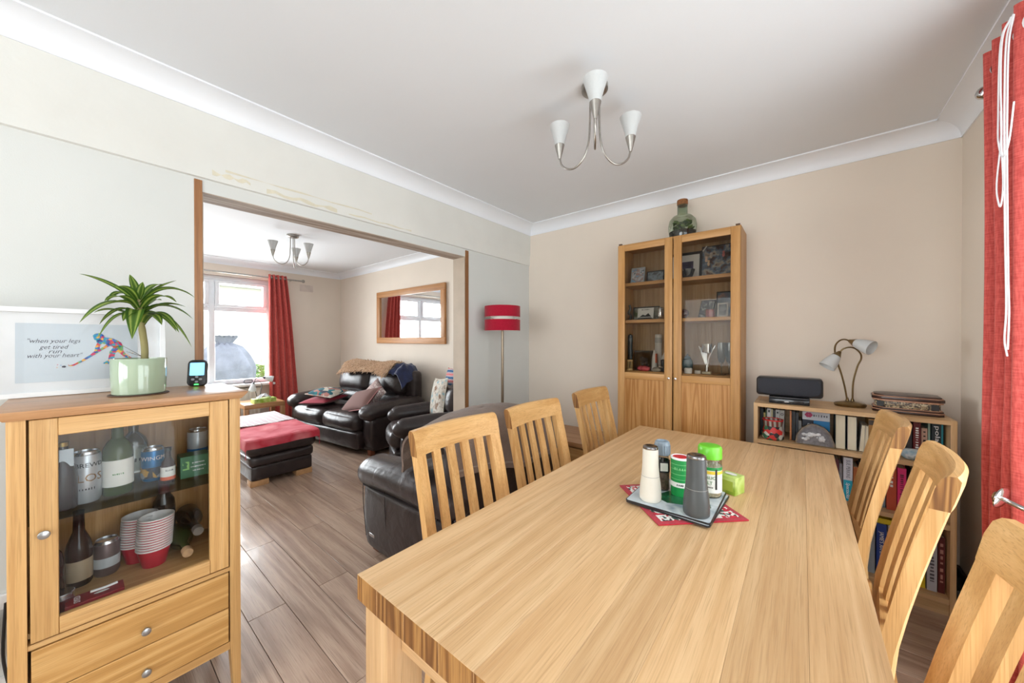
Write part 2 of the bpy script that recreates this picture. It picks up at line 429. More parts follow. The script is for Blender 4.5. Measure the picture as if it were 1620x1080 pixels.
# right wall with the glazed patio opening (beyond the red curtain)
PY0, PY1, PZ = -.35, 1.85, 2.12
g = G(); g.box(XR, XR + .26, YF, PY0, 0, ZC).box(XR, XR + .26, PY1, YB + .12, 0, ZC).box(XR, XR + .26, PY0, PY1, PZ, ZC)
struct(g.out('wall_right', WALLM))
dr = struct(bpy.data.objects.new('door_1', None)); COL.objects.link(dr)
for a, b in ((PY0, .75), (.75, PY1)):
    g = G()
    for q in (a, b - .07): g.box(XR + .1, XR + .16, q, q + .07, .02, PZ, .004)
    for q in (.02, PZ - .07): g.box(XR + .1, XR + .16, a + .07, b - .07, q, q + .07 if q > 1 else q + .1, .004)
    g.out('leaf_frame', UPVC, dr); G().box(XR + .125, XR + .135, a + .07, b - .07, .12, PZ - .07).out('pane', GLASS, dr)
# wall behind the camera with an unseen wide window, added to let in the rear fill
RX0, RX1, RZ0, RZ1 = -1.9, .4, .75, 2.15
g = G(); g.box(XL, RX0, YF - .12, YF, 0, ZC).box(RX1, XR, YF - .12, YF, 0, ZC).box(RX0, RX1, YF - .12, YF, 0, RZ0).box(RX0, RX1, YF - .12, YF, RZ1, ZC)
g.box(XW, XL, YF - .12, YF, 0, ZC)
struct(g.out('wall_front', WALLM))
wn = struct(bpy.data.objects.new('added_rear_window', None)); COL.objects.link(wn)
g = G()
for q in (RX0, -.8, RX1 - .06): g.box(q, q + .06, YF - .09, YF - .03, RZ0, RZ1, .004)
for q in (RZ0, RZ1 - .06): g.box(RX0, RX1, YF - .088, YF - .032, q, q + .06, .004)
g.out('window_frame', UPVC, wn); G().box(RX0 + .05, RX1 - .05, YF - .065, YF - .055, RZ0 + .05, RZ1 - .05).out('pane', GLASS, wn)
# window wall of the living room
WY0, WY1, WZ0, WZ1 = -.88, 1.85, .66, 2.20
g = G(); g.box(XW - .25, XW, YF, WY0, 0, ZC).box(XW - .25, XW, WY1, YB + .12, 0, ZC).box(XW - .25, XW, WY0, WY1, 0, WZ0).box(XW - .25, XW, WY0, WY1, WZ1, ZC)
struct(g.out('wall_far', WALLM))
wn = struct(bpy.data.objects.new('window_1', None)); COL.objects.link(wn)
def rail(nm, y0, y1, z0, z1, x0=XW - .13, x1=XW - .06, par=None): return G().box(x0, x1, y0, y1, z0, z1, .006).out(nm, UPVC, par or wn)
rail('window_frame', WY0, WY1, WZ1 - .065, WZ1); rail('window_frame', WY0, WY1, WZ0, WZ0 + .06)
LW = (WY1 - WY0) / 4
for i in range(5): q = WY0 + LW * i; rail('mullion', max(WY0, q - .035), min(WY1, q + .035), WZ0 + .06, WZ1 - .065)
for i in range(4):
    a, b = WY0 + LW * i + .035, WY0 + LW * (i + 1) - .035
    rail('transom', a, b, 1.70, 1.76)
    G().box(XW - .105, XW - .095, a, b, WZ0 + .06, 1.70).out('pane', GLASS, wn)
    t = rail('opening_light', a, b, 1.762, 1.80, XW - .11, XW - .035)
    for y0, y1, z0, z1 in ((a, b, 2.095, 2.133), (a, a + .045, 1.80, 2.095), (b - .045, b, 1.80, 2.095)): rail('sash_rail', y0, y1, z0, z1, XW - .11, XW - .035, t)
    G().box(XW - .08, XW - .07, a + .045, b - .045, 1.80, 2.095).out('pane', GLASS, t)
    G().box(XW - .03, XW - .015, (a + b) / 2 - .05, (a + b) / 2 + .05, 1.772, 1.786, .004).out('window_handle', UPVC, t)
G().box(XW - .06, XW + .13, WY0 - .04, WY1 + .03, WZ0 - .035, WZ0, .006).out('window_sill', WHITE, wn)
# coving
def cove(i, L, M):
    P = [(0, 0), (0, -.086), (.006, -.086), (.006, -.078)]
    for q in range(9):
        a = q / 8 * PI / 2; P.append((.006 + .094 * (1 - math.cos(a)), -.078 + .07 * math.sin(a)))
    P += [(.108, -.008), (.108, 0)]
    struct(G().prism(P, 0, L, M=M).out('trim_%d' % i, COVEM, sharp=30))
def fr(o, d, n):            # profile x along n (out of the wall), y up, z along d
    d, n = Vector(d), Vector(n); return Matrix(((n.x, 0, d.x, o[0]), (n.y, 0, d.y, o[1]), (0, 1, 0, o[2]), (0, 0, 0, 1)))
BX = XL + .019
cove(5, YB - YF, fr((BX, YF, ZC), (0, 1, 0), (1, 0, 0)))
cove(6, XR - XL, fr((XL, YB, ZC), (1, 0, 0), (0, -1, 0)))
cove(7, YB - YF, fr((XR, YF, ZC), (0, 1, 0), (-1, 0, 0)))
cove(8, XL2 - XW, fr((XW, YB, ZC), (1, 0, 0), (0, -1, 0)))
cove(9, YB - YF, fr((XW, YF, ZC), (0, 1, 0), (1, 0, 0)))
cove(10, YB - YF, fr((XL2, YF, ZC), (0, 1, 0), (-1, 0, 0)))
# skirting boards
g = G(); g.box(XL, XL + .016, YF, OY0 - .03, 0, .12, .004, 1); g.box(XL, XL + .016, 2.07, YB, 0, .12, .004, 1); struct(g.out('baseboard_left', WHITE))
struct(G().box(XL, XR, YB - .016, YB, 0, .12, .004, 1).out('baseboard_back', mat('dark_skirting', (42, 32, 30), .5)))
struct(G().box(XR - .016, XR, PY1, YB, 0, .12, .004, 1).out('baseboard_right', mat('dark_skirting', (42, 32, 30), .5)))
g = G(); g.box(XW, XL2, YB - .016, YB, 0, .12, .004, 1); g.box(XW, XW + .016, YF, YB, 0, .12, .004, 1); struct(g.out('baseboard_far', WHITE))

# ------------------------------------------------------------------ dining table
OKT = oak(1, 'table')
t = thing('dining_table', 'long solid oak dining table with thick square legs and a staved top', 'table')
TX0, TX1, TY0, TY1, TZ = -.777, .112, .396, 2.193, .77
ws = [.082, .098, .105, .088, .11, .094, .102, .108, .102]; x = TX0
kx = (TX1 - TX0) / sum(ws)
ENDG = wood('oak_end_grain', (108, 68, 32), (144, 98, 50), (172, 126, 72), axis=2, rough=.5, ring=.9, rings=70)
for w in ws:
    w *= kx; o = G().box(x + .00015, x + w - .00015, TY0, TY1, TZ - .056, TZ, .0004, 1)
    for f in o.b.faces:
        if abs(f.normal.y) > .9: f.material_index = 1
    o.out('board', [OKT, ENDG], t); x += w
for a in (TX0 + .012, TX1 - .102):
    for b in (TY0 + .012, TY1 - .412): G().box(a, a + .09, b, b + .09, 0, TZ - .056, .004).out('leg', oak(2, 'table'), t)
for b in (TY0 + .045, TY1 - .377): G().box(TX0 + .102, TX1 - .102, b, b + .022, TZ - .146, TZ - .056, .002, 1).out('apron', oak(0, 'table'), t)
for a in (TX0 + .045, TX1 - .067): G().box(a, a + .022, TY0 + .102, TY1 - .412, TZ - .146, TZ - .056, .002, 1).out('apron', oak(1, 'table'), t)

# ------------------------------------------------------------------ dining chairs (front faces +X)
def make_chair():
    t = thing('dining_chair', '', 'chair')
    W2 = .215; CH, CH1 = oak(2, 'chair'), oak(1, 'chair')
    def bx(z):              # sweep of the back: upright at the seat, leaning back above it
        s_ = max(0, z - .42) / .555; return -.185 - .118 * (s_ ** 1.25)
    def bow(y): return -.030 * (1 - (y / W2) ** 2)
    def post(nm, y0, y1, z0, z1, dep, m, legs=False, crest=False):
        g = G(); rows = 9; R = []
        for i in range(rows + 1):
            z = z0 + (z1 - z0) * i / rows; xb = bx(z) if z > .42 else -.185 - .05 * ((.42 - z) / .42) ** 1.6
            d = dep; R.append([(xb + (bow(y) if z > .42 else bow(y)), y, z, d) for y in (y0, y1)])
        V = []
        for r in R: V.append([g.b.verts.new((r[0][0], r[0][1], r[0][2])), g.b.verts.new((r[1][0], r[1][1], r[1][2])), g.b.verts.new((r[1][0] - r[1][3], r[1][1], r[1][2])), g.b.verts.new((r[0][0] - r[0][3], r[0][1], r[0][2]))])
        for a, b in zip(V, V[1:]):
            for k in range(4): g.b.faces.new((a[k], a[(k + 1) % 4], b[(k + 1) % 4], b[k]))
        g.b.faces.new(V[0][::-1]); g.b.faces.new(V[-1])
        es = [e for e in g.b.edges if len(e.link_faces) == 2 and e.calc_face_angle(0) > .8]
        bmesh.ops.bevel(g.b, geom=es, offset=.0028, segments=2, profile=.5, affect='EDGES')
        return g.out(nm, m, t)
    for s_ in (-1, 1):
        a, b = sorted((s_ * W2, s_ * (W2 - .046))); post('stile', a, b, 0, .892, .03, CH)
    for i in range(4):
        c = -.111 + .074 * i; post('slat', c - .0185, c + .0185, .44, .892, .014, CH)
    # crest rail: bowed in plan, leaning, rounded top
    g = G(); n = 14
    prof = [(0, 0), (.003, .05), (.000, .076), (-.008, .085), (-.022, .086), (-.031, .076), (-.034, .05), (-.034, 0)]
    V = []
    for i in range(n + 1):
        y = -W2 + 2 * W2 * i / n; V.append([g.b.verts.new((bx(.892 + dz) + .001 + dx + bow(y), y, .892 + dz)) for dx, dz in prof])
    for a, b in zip(V, V[1:]):
        for k in range(len(prof)): g.b.faces.new((a[k], a[(k + 1) % len(prof)], b[(k + 1) % len(prof)], b[k]))
    g.b.faces.new(V[0][::-1]); g.b.faces.new(V[-1])
    bmesh.ops.recalc_face_normals(g.b, faces=g.b.faces)
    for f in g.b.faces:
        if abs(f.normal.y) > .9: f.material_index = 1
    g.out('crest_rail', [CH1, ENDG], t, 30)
    post('back_bottom_rail', -W2 + .046, W2 - .046, .42, .475, .022, CH1)
    g = G(); g.soft((.012, 0, .462), (.40, .425, .03), .012, (0, 0, -.004), 7, fn=lambda p, q: Vector((p.x, p.y * (1 + .04 * q[0]), p.z))); g.out('seat', CH, t)
    for s_ in (-1, 1):
        G().box(.155, .193, s_ * .187 - .019, s_ * .187 + .019, 0, .448, .004).out('leg', CH, t)
        G().box(-.18, .155, s_ * .19 - .01, s_ * .19 + .01, .385, .447, .002, 1).out('apron', oak(0, 'chair'), t)
    G().box(.163, .183, -.168, .168, .385, .447, .002, 1).out('apron', CH1, t)
    return t
ch0 = make_chair(); grp = 'oak dining chairs around the table'
LX, RXc = -.745, -.03
spots = [(LX, .95, 0, 'oak slat-back dining chair with its back to the arm of the throw-covered armchair'),
         (LX + .005, 1.462, 0, 'oak slat-back dining chair with its back to the far end of the grey throw'),
         (LX, 2.095, 0, 'oak slat-back dining chair between the low oak chest and the table'),
         (RXc, .845, PI, 'oak slat-back dining chair right beside the chrome curtain holdback'),
         (RXc + .01, 1.545, PI - R_(6), 'oak slat-back dining chair in the middle of the row on the bookcase side'),
         (RXc + .005, 2.15, PI, 'oak slat-back dining chair standing closest to the low bookcase')]
for i, (x, y, rz, lb) in enumerate(spots):
    o = ch0 if i == 0 else copytree(ch0)
    o.location = (x, y, 0); o.rotation_euler.z = rz; tag(o, lb, 'chair', grp)

# ------------------------------------------------------------------ drinks cabinet against the dividing wall
CB = (-1.782, .125, 0)
t = thing('drinks_cabinet', 'small oak display cabinet with glass door and two drawers, standing by the opening', 'cabinet', CB)
c0, c1, cb2 = oak(0, 'cab'), oak(1, 'cab'), oak(2, 'cab')
H0, H1 = .182, -.183; YW = .248
g = G(); P = [(-YW - .022, 1.11), (-YW - .022, 1.104), (-YW - .004, 1.086), (YW + .004, 1.086), (YW + .022, 1.104), (YW + .022, 1.11)]
g.prism(P, H1, H0 + .008, M=Matrix(((0, 0, 1, 0), (1, 0, 0, 0), (0, 1, 0, 0), (0, 0, 0, 1))), bev=.0012); g.out('top', oak(1, 'top'), t)
for sx in (0, 1):
    for sy in (-1, 1):
        x0 = H0 - .04 if sx else H1; g = G()
        V = []
        for z, w in ((0, .019), (.19, .031), (1.086, .031)):
            a = sy * YW; b = sy * (YW - w); V.append([g.b.verts.new(q) for q in ((x0, a, z), (x0 + .04, a, z), (x0 + .04, b, z), (x0, b, z))])
        for p_, q_ in zip(V, V[1:]):
            for k in range(4): g.b.faces.new((p_[k], p_[(k + 1) % 4], q_[(k + 1) % 4], q_[k]))
        g.b.faces.new(V[0]); g.b.faces.new(V[-1]); g.out('leg', cb2, t)
for sy in (-1, 1): G().box(H1 + .04, H0 - .04, sy * (YW - .012) - .006, sy * (YW - .012) + .006, .18, 1.086).out('side_panel', cb2, t)
G().box(H1 + .004, H1 + .012, -.217, .217, .18, 1.086).out('back_panel', oak(2, 'tall'), t)
G().box(H1 + .012, H0 - .024, -.22, .22, .486, .50).out('base_panel', c1, t)
G().box(H0 - .035, H0 - .002, -.217, .217, .463, .477, .001, 1).out('mid_rail', c1, t)
G().box(H0 - .035, H0 - .002, -.217, .217, .178, .206, .001, 1).out('bottom_rail', c1, t)
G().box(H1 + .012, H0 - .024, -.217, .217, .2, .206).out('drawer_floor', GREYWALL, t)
d = G().box(H0 - .022, H0, -.212, -.164, .481, 1.083, .0015, 1).out('door', cb2, t)
G().box(H0 - .022, H0, .162, .214, .481, 1.083, .0015, 1).out('door_stile', cb2, d)
G().box(H0 - .022, H0, -.1637, .1617, 1.034, 1.083, .0015, 1).out('door_rail', c1, d)
G().box(H0 - .022, H0, -.1637, .1617, .481, .527, .0015, 1).out('door_rail', c1, d)
G().box(H0 - .016, H0 - .012, -.1637, .1617, .527, 1.034).out('pane', glassm('cabinet_glass', (246, 247, 247), .022), d)
def knob(par, x, y, z, s_=1):
    M = T(x, y, z) @ RY(90)
    G().lathe([(0, 0), (.0045 * s_, 0), (.0045 * s_, .01), (.0095 * s_, .013), (.0115 * s_, .017), (.011 * s_, .021), (.0085 * s_, .0225), (0, .0225)], 20, M).out('knob', mat('satin_nickel', (176, 180, 184), .28, .9, .03), par)
knob(d, H0, -.188, .773)
for z0, z1, kz in ((.334, .459, .388), (.209, .331, .258)):
    dd = G().box(H0 - .02, H0, -.211, .213, z0, z1, .0015, 1).out('drawer', wood('oak_drawer', (186, 138, 76), (206, 158, 94), (222, 178, 116), axis=1, rough=.42, rings=58, ring=.7), t); knob(dd, H0, .004, kz)
G().box(H1 + .02, H0 - .04, -.225, .225, .786, .792, .001, 1).out('glass_shelf', glassm('shelf_glass', (214, 224, 220), .1), t)
SH, FL = .7925, .5005

# --- bottles, cans, boxes
BRN = mat('brown_bottle_glass', (44, 22, 16), .12, 0, .1, spec=.3); GRN = mat('green_bottle_glass', (70, 82, 42), .12, 0, .15, spec=.35)
CLR = glassm('clear_bottle_glass', (226, 232, 226), .25); ALU = mat('aluminium', (200, 202, 206), .25, .95, .04)
PAPER = mat('label_paper', (232, 232, 226), .6); INK = mat('black_ink', (26, 26, 30), .6); WINK = mat('white_ink', (240, 240, 240), .6)
def bottle(name, label, cat, loc, r, prof, m, lab=None, cap=None, M=None, txt=None):
    t = thing(name, label, cat, loc)
    o = G().lathe([(0, 0), (r * .9, 0), (r, .006)] + prof, 26).out('body', m, t)
    if lab: G().lathe([(r + .0004, lab[0]), (r + .0008, lab[0]), (r + .0008, lab[1]), (r + .0004, lab[1])], 26).out('paper_label', lab[2], t)
    if cap: G().lathe([(cap[0] - .001, cap[1] - .012), (cap[0], cap[1] - .012), (cap[0] + .001, cap[1]), (0, cap[1] + .001)], 18).out('cap', cap[2], t)
    for (s_, sz, z, mm, ang) in (txt or ()):
        text(s_, sz, mm, t, (0, 0, z), (-math.sin(ang), math.cos(ang), 0), (0, 0, 1), wrap=r + .0013)
    return t
def can(name, label, loc, r, h, m, txt=(), band=None):
    t = thing(name, label, 'can', loc)
    G().lathe([(0, .003), (r * .8, .003), (r * .84, 0), (r, .012), (r, h - .014), (r * .97, h - .01)], 28).out('body', m, t)
    G().lathe([(r * .97, h - .01), (r * .85, h - .002), (r * .86, h), (r * .82, h), (r * .8, h - .005), (0, h - .005)], 28).out('lid', ALU, t)
    for q in (band or ()): G().lathe([(r, q[0]), (r + .0006, q[0]), (r + .0006, q[1]), (r, q[1])], 28).out('printed_band', q[2], t)
    for (s_, sz, z, mm, ang) in txt: text(s_, sz, mm, t, (0, 0, z), (-math.sin(ang), math.cos(ang), 0), (0, 0, 1), wrap=r + .0013)
    return t
A1 = .1
bottle('dark_bottle', 'near-black bottle with pale neck tag at the end of the glass shelf', 'bottle', (-1.715, -.034, SH), .03, [(.03, .10), (.026, .125), (.0125, .155), (.0115, .2), (0, .2)], BRN, cap=(.0125, .2, mat('gold_cap', (190, 160, 90), .3, .8)))
o = G().box(-.001, .001, -.014, .014, 0, .052, .0008, 1, M=T(.018, .008, .128) @ RY(-8)).out('neck_tag', mat('pale_tag', (206, 216, 224), .4), bpy.data.objects['dark_bottle'])
can('beer_can', 'tall silver beer can with black lettering', (-1.742, .012, SH), .0315, .158, mat('silver_can', (188, 192, 198), .3, .5), [('BREWD', .019, .118, INK, .22), ('LOS', .034, .078, mat('bronze_ink', (140, 104, 60), .4, .5), .26), ('~~~~~~', .011, .045, INK, A1)])
bottle('green_bottle', 'squat olive green gin bottle with white botanical label', 'bottle', (-1.758, .079, SH), .036, [(.036, .13), (.034, .15), (.024, .172), (.014, .182), (.0135, .25), (0, .25)], GRN, (.03, .115, PAPER), (.0145, .252, BLACK), txt=[('~~~~~~', .008, .07, mat('green_ink', (70, 130, 70), .5), 0)])
bottle('clear_bottle', 'clear spirit bottle with white printed label behind the green bottle', 'bottle', (-1.862, .122, SH), .033, [(.036, .135), (.03, .155), (.013, .175), (.013, .235), (0, .235)], CLR, (.035, .12, PAPER), (.014, .237, ALU), txt=[('~~~~~~', .02, .08, INK, 0)])
can('blue_can', 'blue and white printed can with big white lettering', (-1.826, .168, SH), .0315, .118, mat('blue_can_print', (28, 116, 176), .3, .3), [('WINGMA', .02, .082, WINK, .12)], [(.012, .05, patches('can_picture', [(210, 160, 60), (40, 60, 90), (180, 190, 200), (30, 30, 40)], 60))])
bottle('miniature_bottle', 'small dark bottle with white label and orange foot', 'bottle', (-1.748, .198, SH), .019, [(.019, .06), (.016, .075), (.0085, .088), (.0085, .122), (0, .122)], BRN, (.022, .058, PAPER), (.0095, .124, BLACK), txt=[('EDNB', .0085, .046, INK, .1)])
G().lathe([(.0195, .012), (.0203, .012), (.0203, .024), (.0195, .024)], 24).out('orange_band', mat('orange_print', (220, 100, 60), .5), bpy.data.objects['miniature_bottle'])
tt = thing('tea_box', 'dark green carton with small white print on the glass shelf', 'box', (-1.778, .272, SH))
G().box(-.035, .035, -.042, .042, 0, .078, .001, 1).out('carton', mat('green_carton', (60, 112, 80), .5), tt)
for i, s_ in enumerate(('~' * 9, '~' * 11, '~' * 8)): text(s_, .007, WINK, tt, (.0355, .008, .052 - i * .014), (0, 1, 0), (0, 0, 1))
G().box(.035, .0356, -.036, -.018, .03, .06).out('leaf_print', patches('leaf_print', [(110, 170, 90), (60, 112, 80), (150, 200, 120)], 90), tt)
can('silver_blue_can', 'white and blue can at the back behind the green carton', (-1.885, .30, SH), .0315, .15, mat('white_can', (205, 214, 222), .3, .3), (), [(.03, .075, mat('blue_band', (40, 120, 190), .3))])
# lower level
bottle('dark_bottle', 'plain dark bottle standing in the lower corner beside the cabinet door hinge', 'bottle', (-1.735, -.062, FL), .03, [(.03, .13), (.026, .155), (.0125, .18), (.0115, .24), (0, .24)], BRN)
bottle('brown_ale_bottle', 'brown beer bottle with plain beige label', 'bottle', (-1.83, -.004, FL), .0295, [(.0295, .115), (.026, .14), (.0135, .175), (.012, .235), (.0135, .24), (0, .24)], BRN, (.02, .085, mat('kraft_label', (170, 150, 122), .6)))
tj = thing('jam_jar', 'small jar with silver rim in the lower cabinet corner', 'jar', (-1.69, -.038, FL)); G().lathe([(0, 0), (.024, 0), (.026, .006), (.026, .036), (.022, .04), (0, .04)], 22).out('body', mat('plum_jar', (92, 40, 44), .3), tj); G().lathe([(.0, .054), (.025, .054), (.027, .052), (.027, .038), (.025, .038)], 22).out('lid', ALU, tj)
can('grey_can', 'dull grey drinks can on the cabinet base', (-1.845, .056, FL), .0315, .118, mat('grey_can_print', (120, 104, 104), .35, .5), (), [(.03, .062, mat('white_patch', (190, 196, 200), .4))])
CUPM = [mat('red_cup_plastic', (196, 26, 52), .35, 0, .05), mat('white_cup_plastic', (238, 236, 236), .35, 0, .02)]
g = G(); g.lathe([(0, 0), (.031, 0), (.0445, .062)], 28); g.mi = 1; g.lathe([(.0445, .0615), (.0475, .0615), (.048, .064), (.0475, .066), (.044, .0665), (.043, .064), (.030, .003), (0, .003)], 28)
cup0 = g.out('party_cup', CUPM, None)
for st, (cx, cy, n, lb) in enumerate(((-1.79, .166, 13, 'red party cup with white rim in the nested stack nearer the cabinet door'), (-1.868, .132, 12, 'red party cup with white rim in the nested stack beside the dull grey can'))):
    for i in range(n):
        o = cup0 if (st == 0 and i == 0) else cup0.copy()
        if o is not cup0: COL.objects.link(o)
        o.location = (cx + i * .0004, cy + i * .0005, FL + i * .0088); tag(o, lb, 'cup', 'red party cups nested in the drinks cabinet')
bottle('wine_bottle', 'wine bottle with rose pink foil neck standing behind the cups', 'bottle', (-1.912, .205, FL), .033, [(.033, .15), (.03, .18), (.015, .21), (.0145, .275), (0, .275)], mat('dark_wine_glass', (40, 34, 30), .15, spec=.7), None, None)
G().lathe([(.0155, .205), (.0158, .205), (.0155, .276), (0, .277)], 20).out('foil', mat('rose_foil', (206, 112, 120), .35, .4), bpy.data.objects['wine_bottle'])
def lying(label, y, z, m, ang, foil):
    t = thing('wine_bottle', label, 'bottle', (-1.70, y, z)); t.rotation_euler = (0, R_(-90), R_(ang))
    G().lathe([(0, -.0), (.013, 0), (.014, .02), (.0135, .07), (.018, .1), (.034, .13), (.036, .16), (.036, .215), (0, .215)], 24).out('body', m, t)
    G().lathe([(0, -.0012), (.0145, -.0012), (.0152, .0), (.0152, .03), (.0145, .03)], 20).out('capsule', foil, t)
lying('green wine bottle lying on its side with a cork end showing', .243, FL + .0365, GRN, 0, mat('cork', (200, 160, 120), .8, 0, .15, 60))
lying('black wine bottle lying on top of the green lying bottle', .272, FL + .102, mat('black_wine_glass', (24, 22, 22), .15, spec=.7), 0, mat('grey_foil', (120, 112, 104), .35, .4))
tb = thing('gift_box', 'flat red carton with white lettering lying behind the glass door', 'box', (-1.66, .028, FL))
G().box(-.028, .028, -.058, .058, 0, .03, .001, 1).out('carton', mat('red_carton', (138, 26, 38), .45), tb); text('SYED', .018, WINK, tb, (0, -.035, .0303), (-1, 0, 0), (0, -1, 0)); G().ball((.004, .012, .031), (.006, .016, .0006), 6).out('motif', WINK, tb)
G().tube([(-.016, -.01, .031), (-.012, .02, .0315), (-.018, .045, .031)], .004, 6).out('motif', WINK, tb)
# cable on the floor beside the cabinet
tag(G().tube(spline([(-2.06, -.16, .42), (-2.05, -.165, .25), (-2.02, -.15, .12), (-2.04, -.17, .012), (-2.1, -.4, .006), (-2.08, -.7, .006)]), .004, 6).out('power_cable', BLACK), 'thin black power cable hanging down beside the drinks cabinet', 'cable')
tt = thing('wall_socket', 'low pale cable trunking box on the wall behind the drinks cabinet', 'socket', (XL, -.25, .36)); G().box(0, .02, -.09, .09, 0, .05, .004).out('plate', WHITE, tt); G().box(.02, .11, -.06, .06, -.13, -.005, .006).out('power_adapter', BLACK, tt)
tt.location.z = .36

# ------------------------------------------------------------------ framed print, plant and monitor on the cabinet
TP = 1.11
t = thing('framed_print', 'white framed print with a handwritten verse and a colourful hockey player', 'picture', (-1.952, .004, TP + .001)); t.rotation_euler = (0, R_(-5), 0)
fw, fh, bw = .214, .298, .016
FRW = mat('white_frame', (232, 234, 236), .35)
for y0, y1, z0, z1 in ((-fw, fw, 0, bw), (-fw, fw, fh - bw, fh), (-fw, -fw + bw, bw, fh - bw), (fw - bw, fw, bw, fh - bw)): G().box(-.022, 0, y0, y1, z0, z1, .001, 1).out('frame', FRW, t)
G().box(-.019, -.012, -fw + bw, fw - bw, bw, fh - bw).out('mount', mat('white_mount', (226, 228, 230), .7), t)
G().box(-.0125, -.0112, -.137, .137, .048, .246).out('sheet', mat('blue_grey_paper', (196, 206, 214), .6, 0, .02), t)
G().box(-.0075, -.006, -fw + bw, fw - bw, bw, fh - bw).out('pane', glassm('picture_glass', (253, 253, 253), .006), t)
NAVY = mat('navy_ink', (52, 44, 66), .6)
for s_, y, z, w in (('"when your legs', -.060, .186, .112), ('get tired', -.060, .165, .062), ('run', -.058, .150, .028), ('with your heart"', -.058, .136, .116)):
    text(s_, .0205, NAVY, t, (-.0108, y, z), (0, 1, 0), (0, 0, 1), shear=.35, width=w, thin=.0002)
HK = patches('paint_splashes', [(24, 150, 176), (196, 40, 92), (232, 170, 60), (60, 70, 150), (210, 84, 60), (120, 170, 90), (40, 120, 190)], 150)
MH = Matrix(((0, 0, 1, -.0108), (1, 0, 0, 0), (0, 1, 0, 0), (0, 0, 0, 1)))
def blob(pts): G().prism(pts, 0, .0004, MH).out('figure_print', HK, t)
blob([(.026, .205), (.032, .213), (.042, .215), (.05, .21), (.056, .2), (.05, .19), (.04, .186), (.03, .19)])
blob([(.034, .19), (.052, .2), (.075, .195), (.095, .18), (.1, .165), (.09, .158), (.078, .162), (.06, .172), (.045, .178), (.035, .18)])
blob([(.038, .182), (.032, .165), (.03, .15), (.02, .136), (.03, .135), (.048, .152), (.064, .165), (.072, .172), (.066, .178), (.048, .162), (.042, .156), (.044, .17), (.05, .18)])
blob([(.022, .138), (.0, .118), (-.018, .104), (-.026, .101), (-.03, .105), (-.028, .098), (-.018, .098), (.004, .113), (.028, .134)])
blob([(.075, .168), (.1, .166), (.1, .15), (.108, .135), (.125, .12), (.135, .112), (.12, .112), (.1, .128), (.086, .146), (.08, .14), (.078, .125), (.074, .108), (.07, .1), (.05, .103), (.052, .108), (.062, .114), (.064, .13), (.066, .146), (.074, .16)])
G().prism([(-.0385 + .005 * math.cos(i * .7), .097 + .0035 * math.sin(i * .7)) for i in range(9)], 0, .0004, MH).out('ball_print', NAVY, t)
for y, z in ((-.052, .104), (-.045, .102), (-.053, .095), (.118, .145), (.124, .14), (.112, .137)): G().box(-.0112, -.0106, y - .0014, y + .0014, z - .001, z + .001).out('splash_print', HK, t)

pp = thing('potted_plant', 'green striped dragon plant in a glossy sage green pot', 'plant', (-1.79, .132, TP))
G().lathe([(0, 0), (.074, 0), (.076, .002), (.074, .004), (0, .004)], 32).out('saucer', mat('brown_coaster', (84, 62, 48), .6), pp)
G().lathe([(0, .0045), (.064, .0045), (.0665, .007), (.069, .06), (.0695, .124), (.0685, .1255), (.0655, .1255), (.064, .11), (.062, .012), (0, .012)], 48).out('pot', mat('sage_glaze', (160, 178, 154), .12, 0, .04, 6, spec=.7, coat=.4), pp)
G().lathe([(0, .112), (.03, .114), (.0645, .11)], 28).out('soil', mat('potting_soil', (58, 44, 34), .95, 0, .3, 80, .8, 90), pp)
G().tube(spline([(0, .012, .1), (.002, .013, .16), (0, .006, .24), (.002, .0, .33)], 6), [.0095] * 12 + [.008] * 6 + [.006], 10).out('stem', patches('ringed_stem', [(120, 110, 70), (170, 160, 110), (136, 130, 84)], 5, .8, 'Z', (1, 1, 30)), pp)
def leafm():
    a = N('striped_leaf'); uv = a.n('ShaderNodeTexCoord'); sp = a.n('ShaderNodeSeparateXYZ'); a.l(uv.outputs['UV'], sp.inputs[0])
    d = a.math('ABSOLUTE', a.math('SUBTRACT', sp.outputs[0], .5)); nz = a.n('ShaderNodeTexNoise', i_Scale=30.0)
    d2 = a.math('ADD', d, a.math('MULTIPLY', a.math('SUBTRACT', nz.outputs[0], .5), .06))
    c = a.ramp(d2, [(.0, lin((96, 132, 54))), (.14, lin((112, 152, 66))), (.2, lin((190, 206, 112))), (.28, lin((176, 196, 96))), (.36, lin((82, 126, 50))), (.5, lin((104, 150, 60)))])
    a.l(c, a.p.inputs['Base Color']); a.p.inputs['Roughness'].default_value = .38; a.p.inputs['Subsurface Weight'].default_value = 0
    tr = a.n('ShaderNodeBsdfTranslucent'); a.l(c, tr.inputs[0]); mx = a.n('ShaderNodeMixShader', i_0=.25); a.l(a.p.outputs[0], mx.inputs[1]); a.l(tr.outputs[0], mx.inputs[2]); a.l(mx.outputs[0], a.o.inputs['Surface'])
    return a.m
LEAF = leafm()
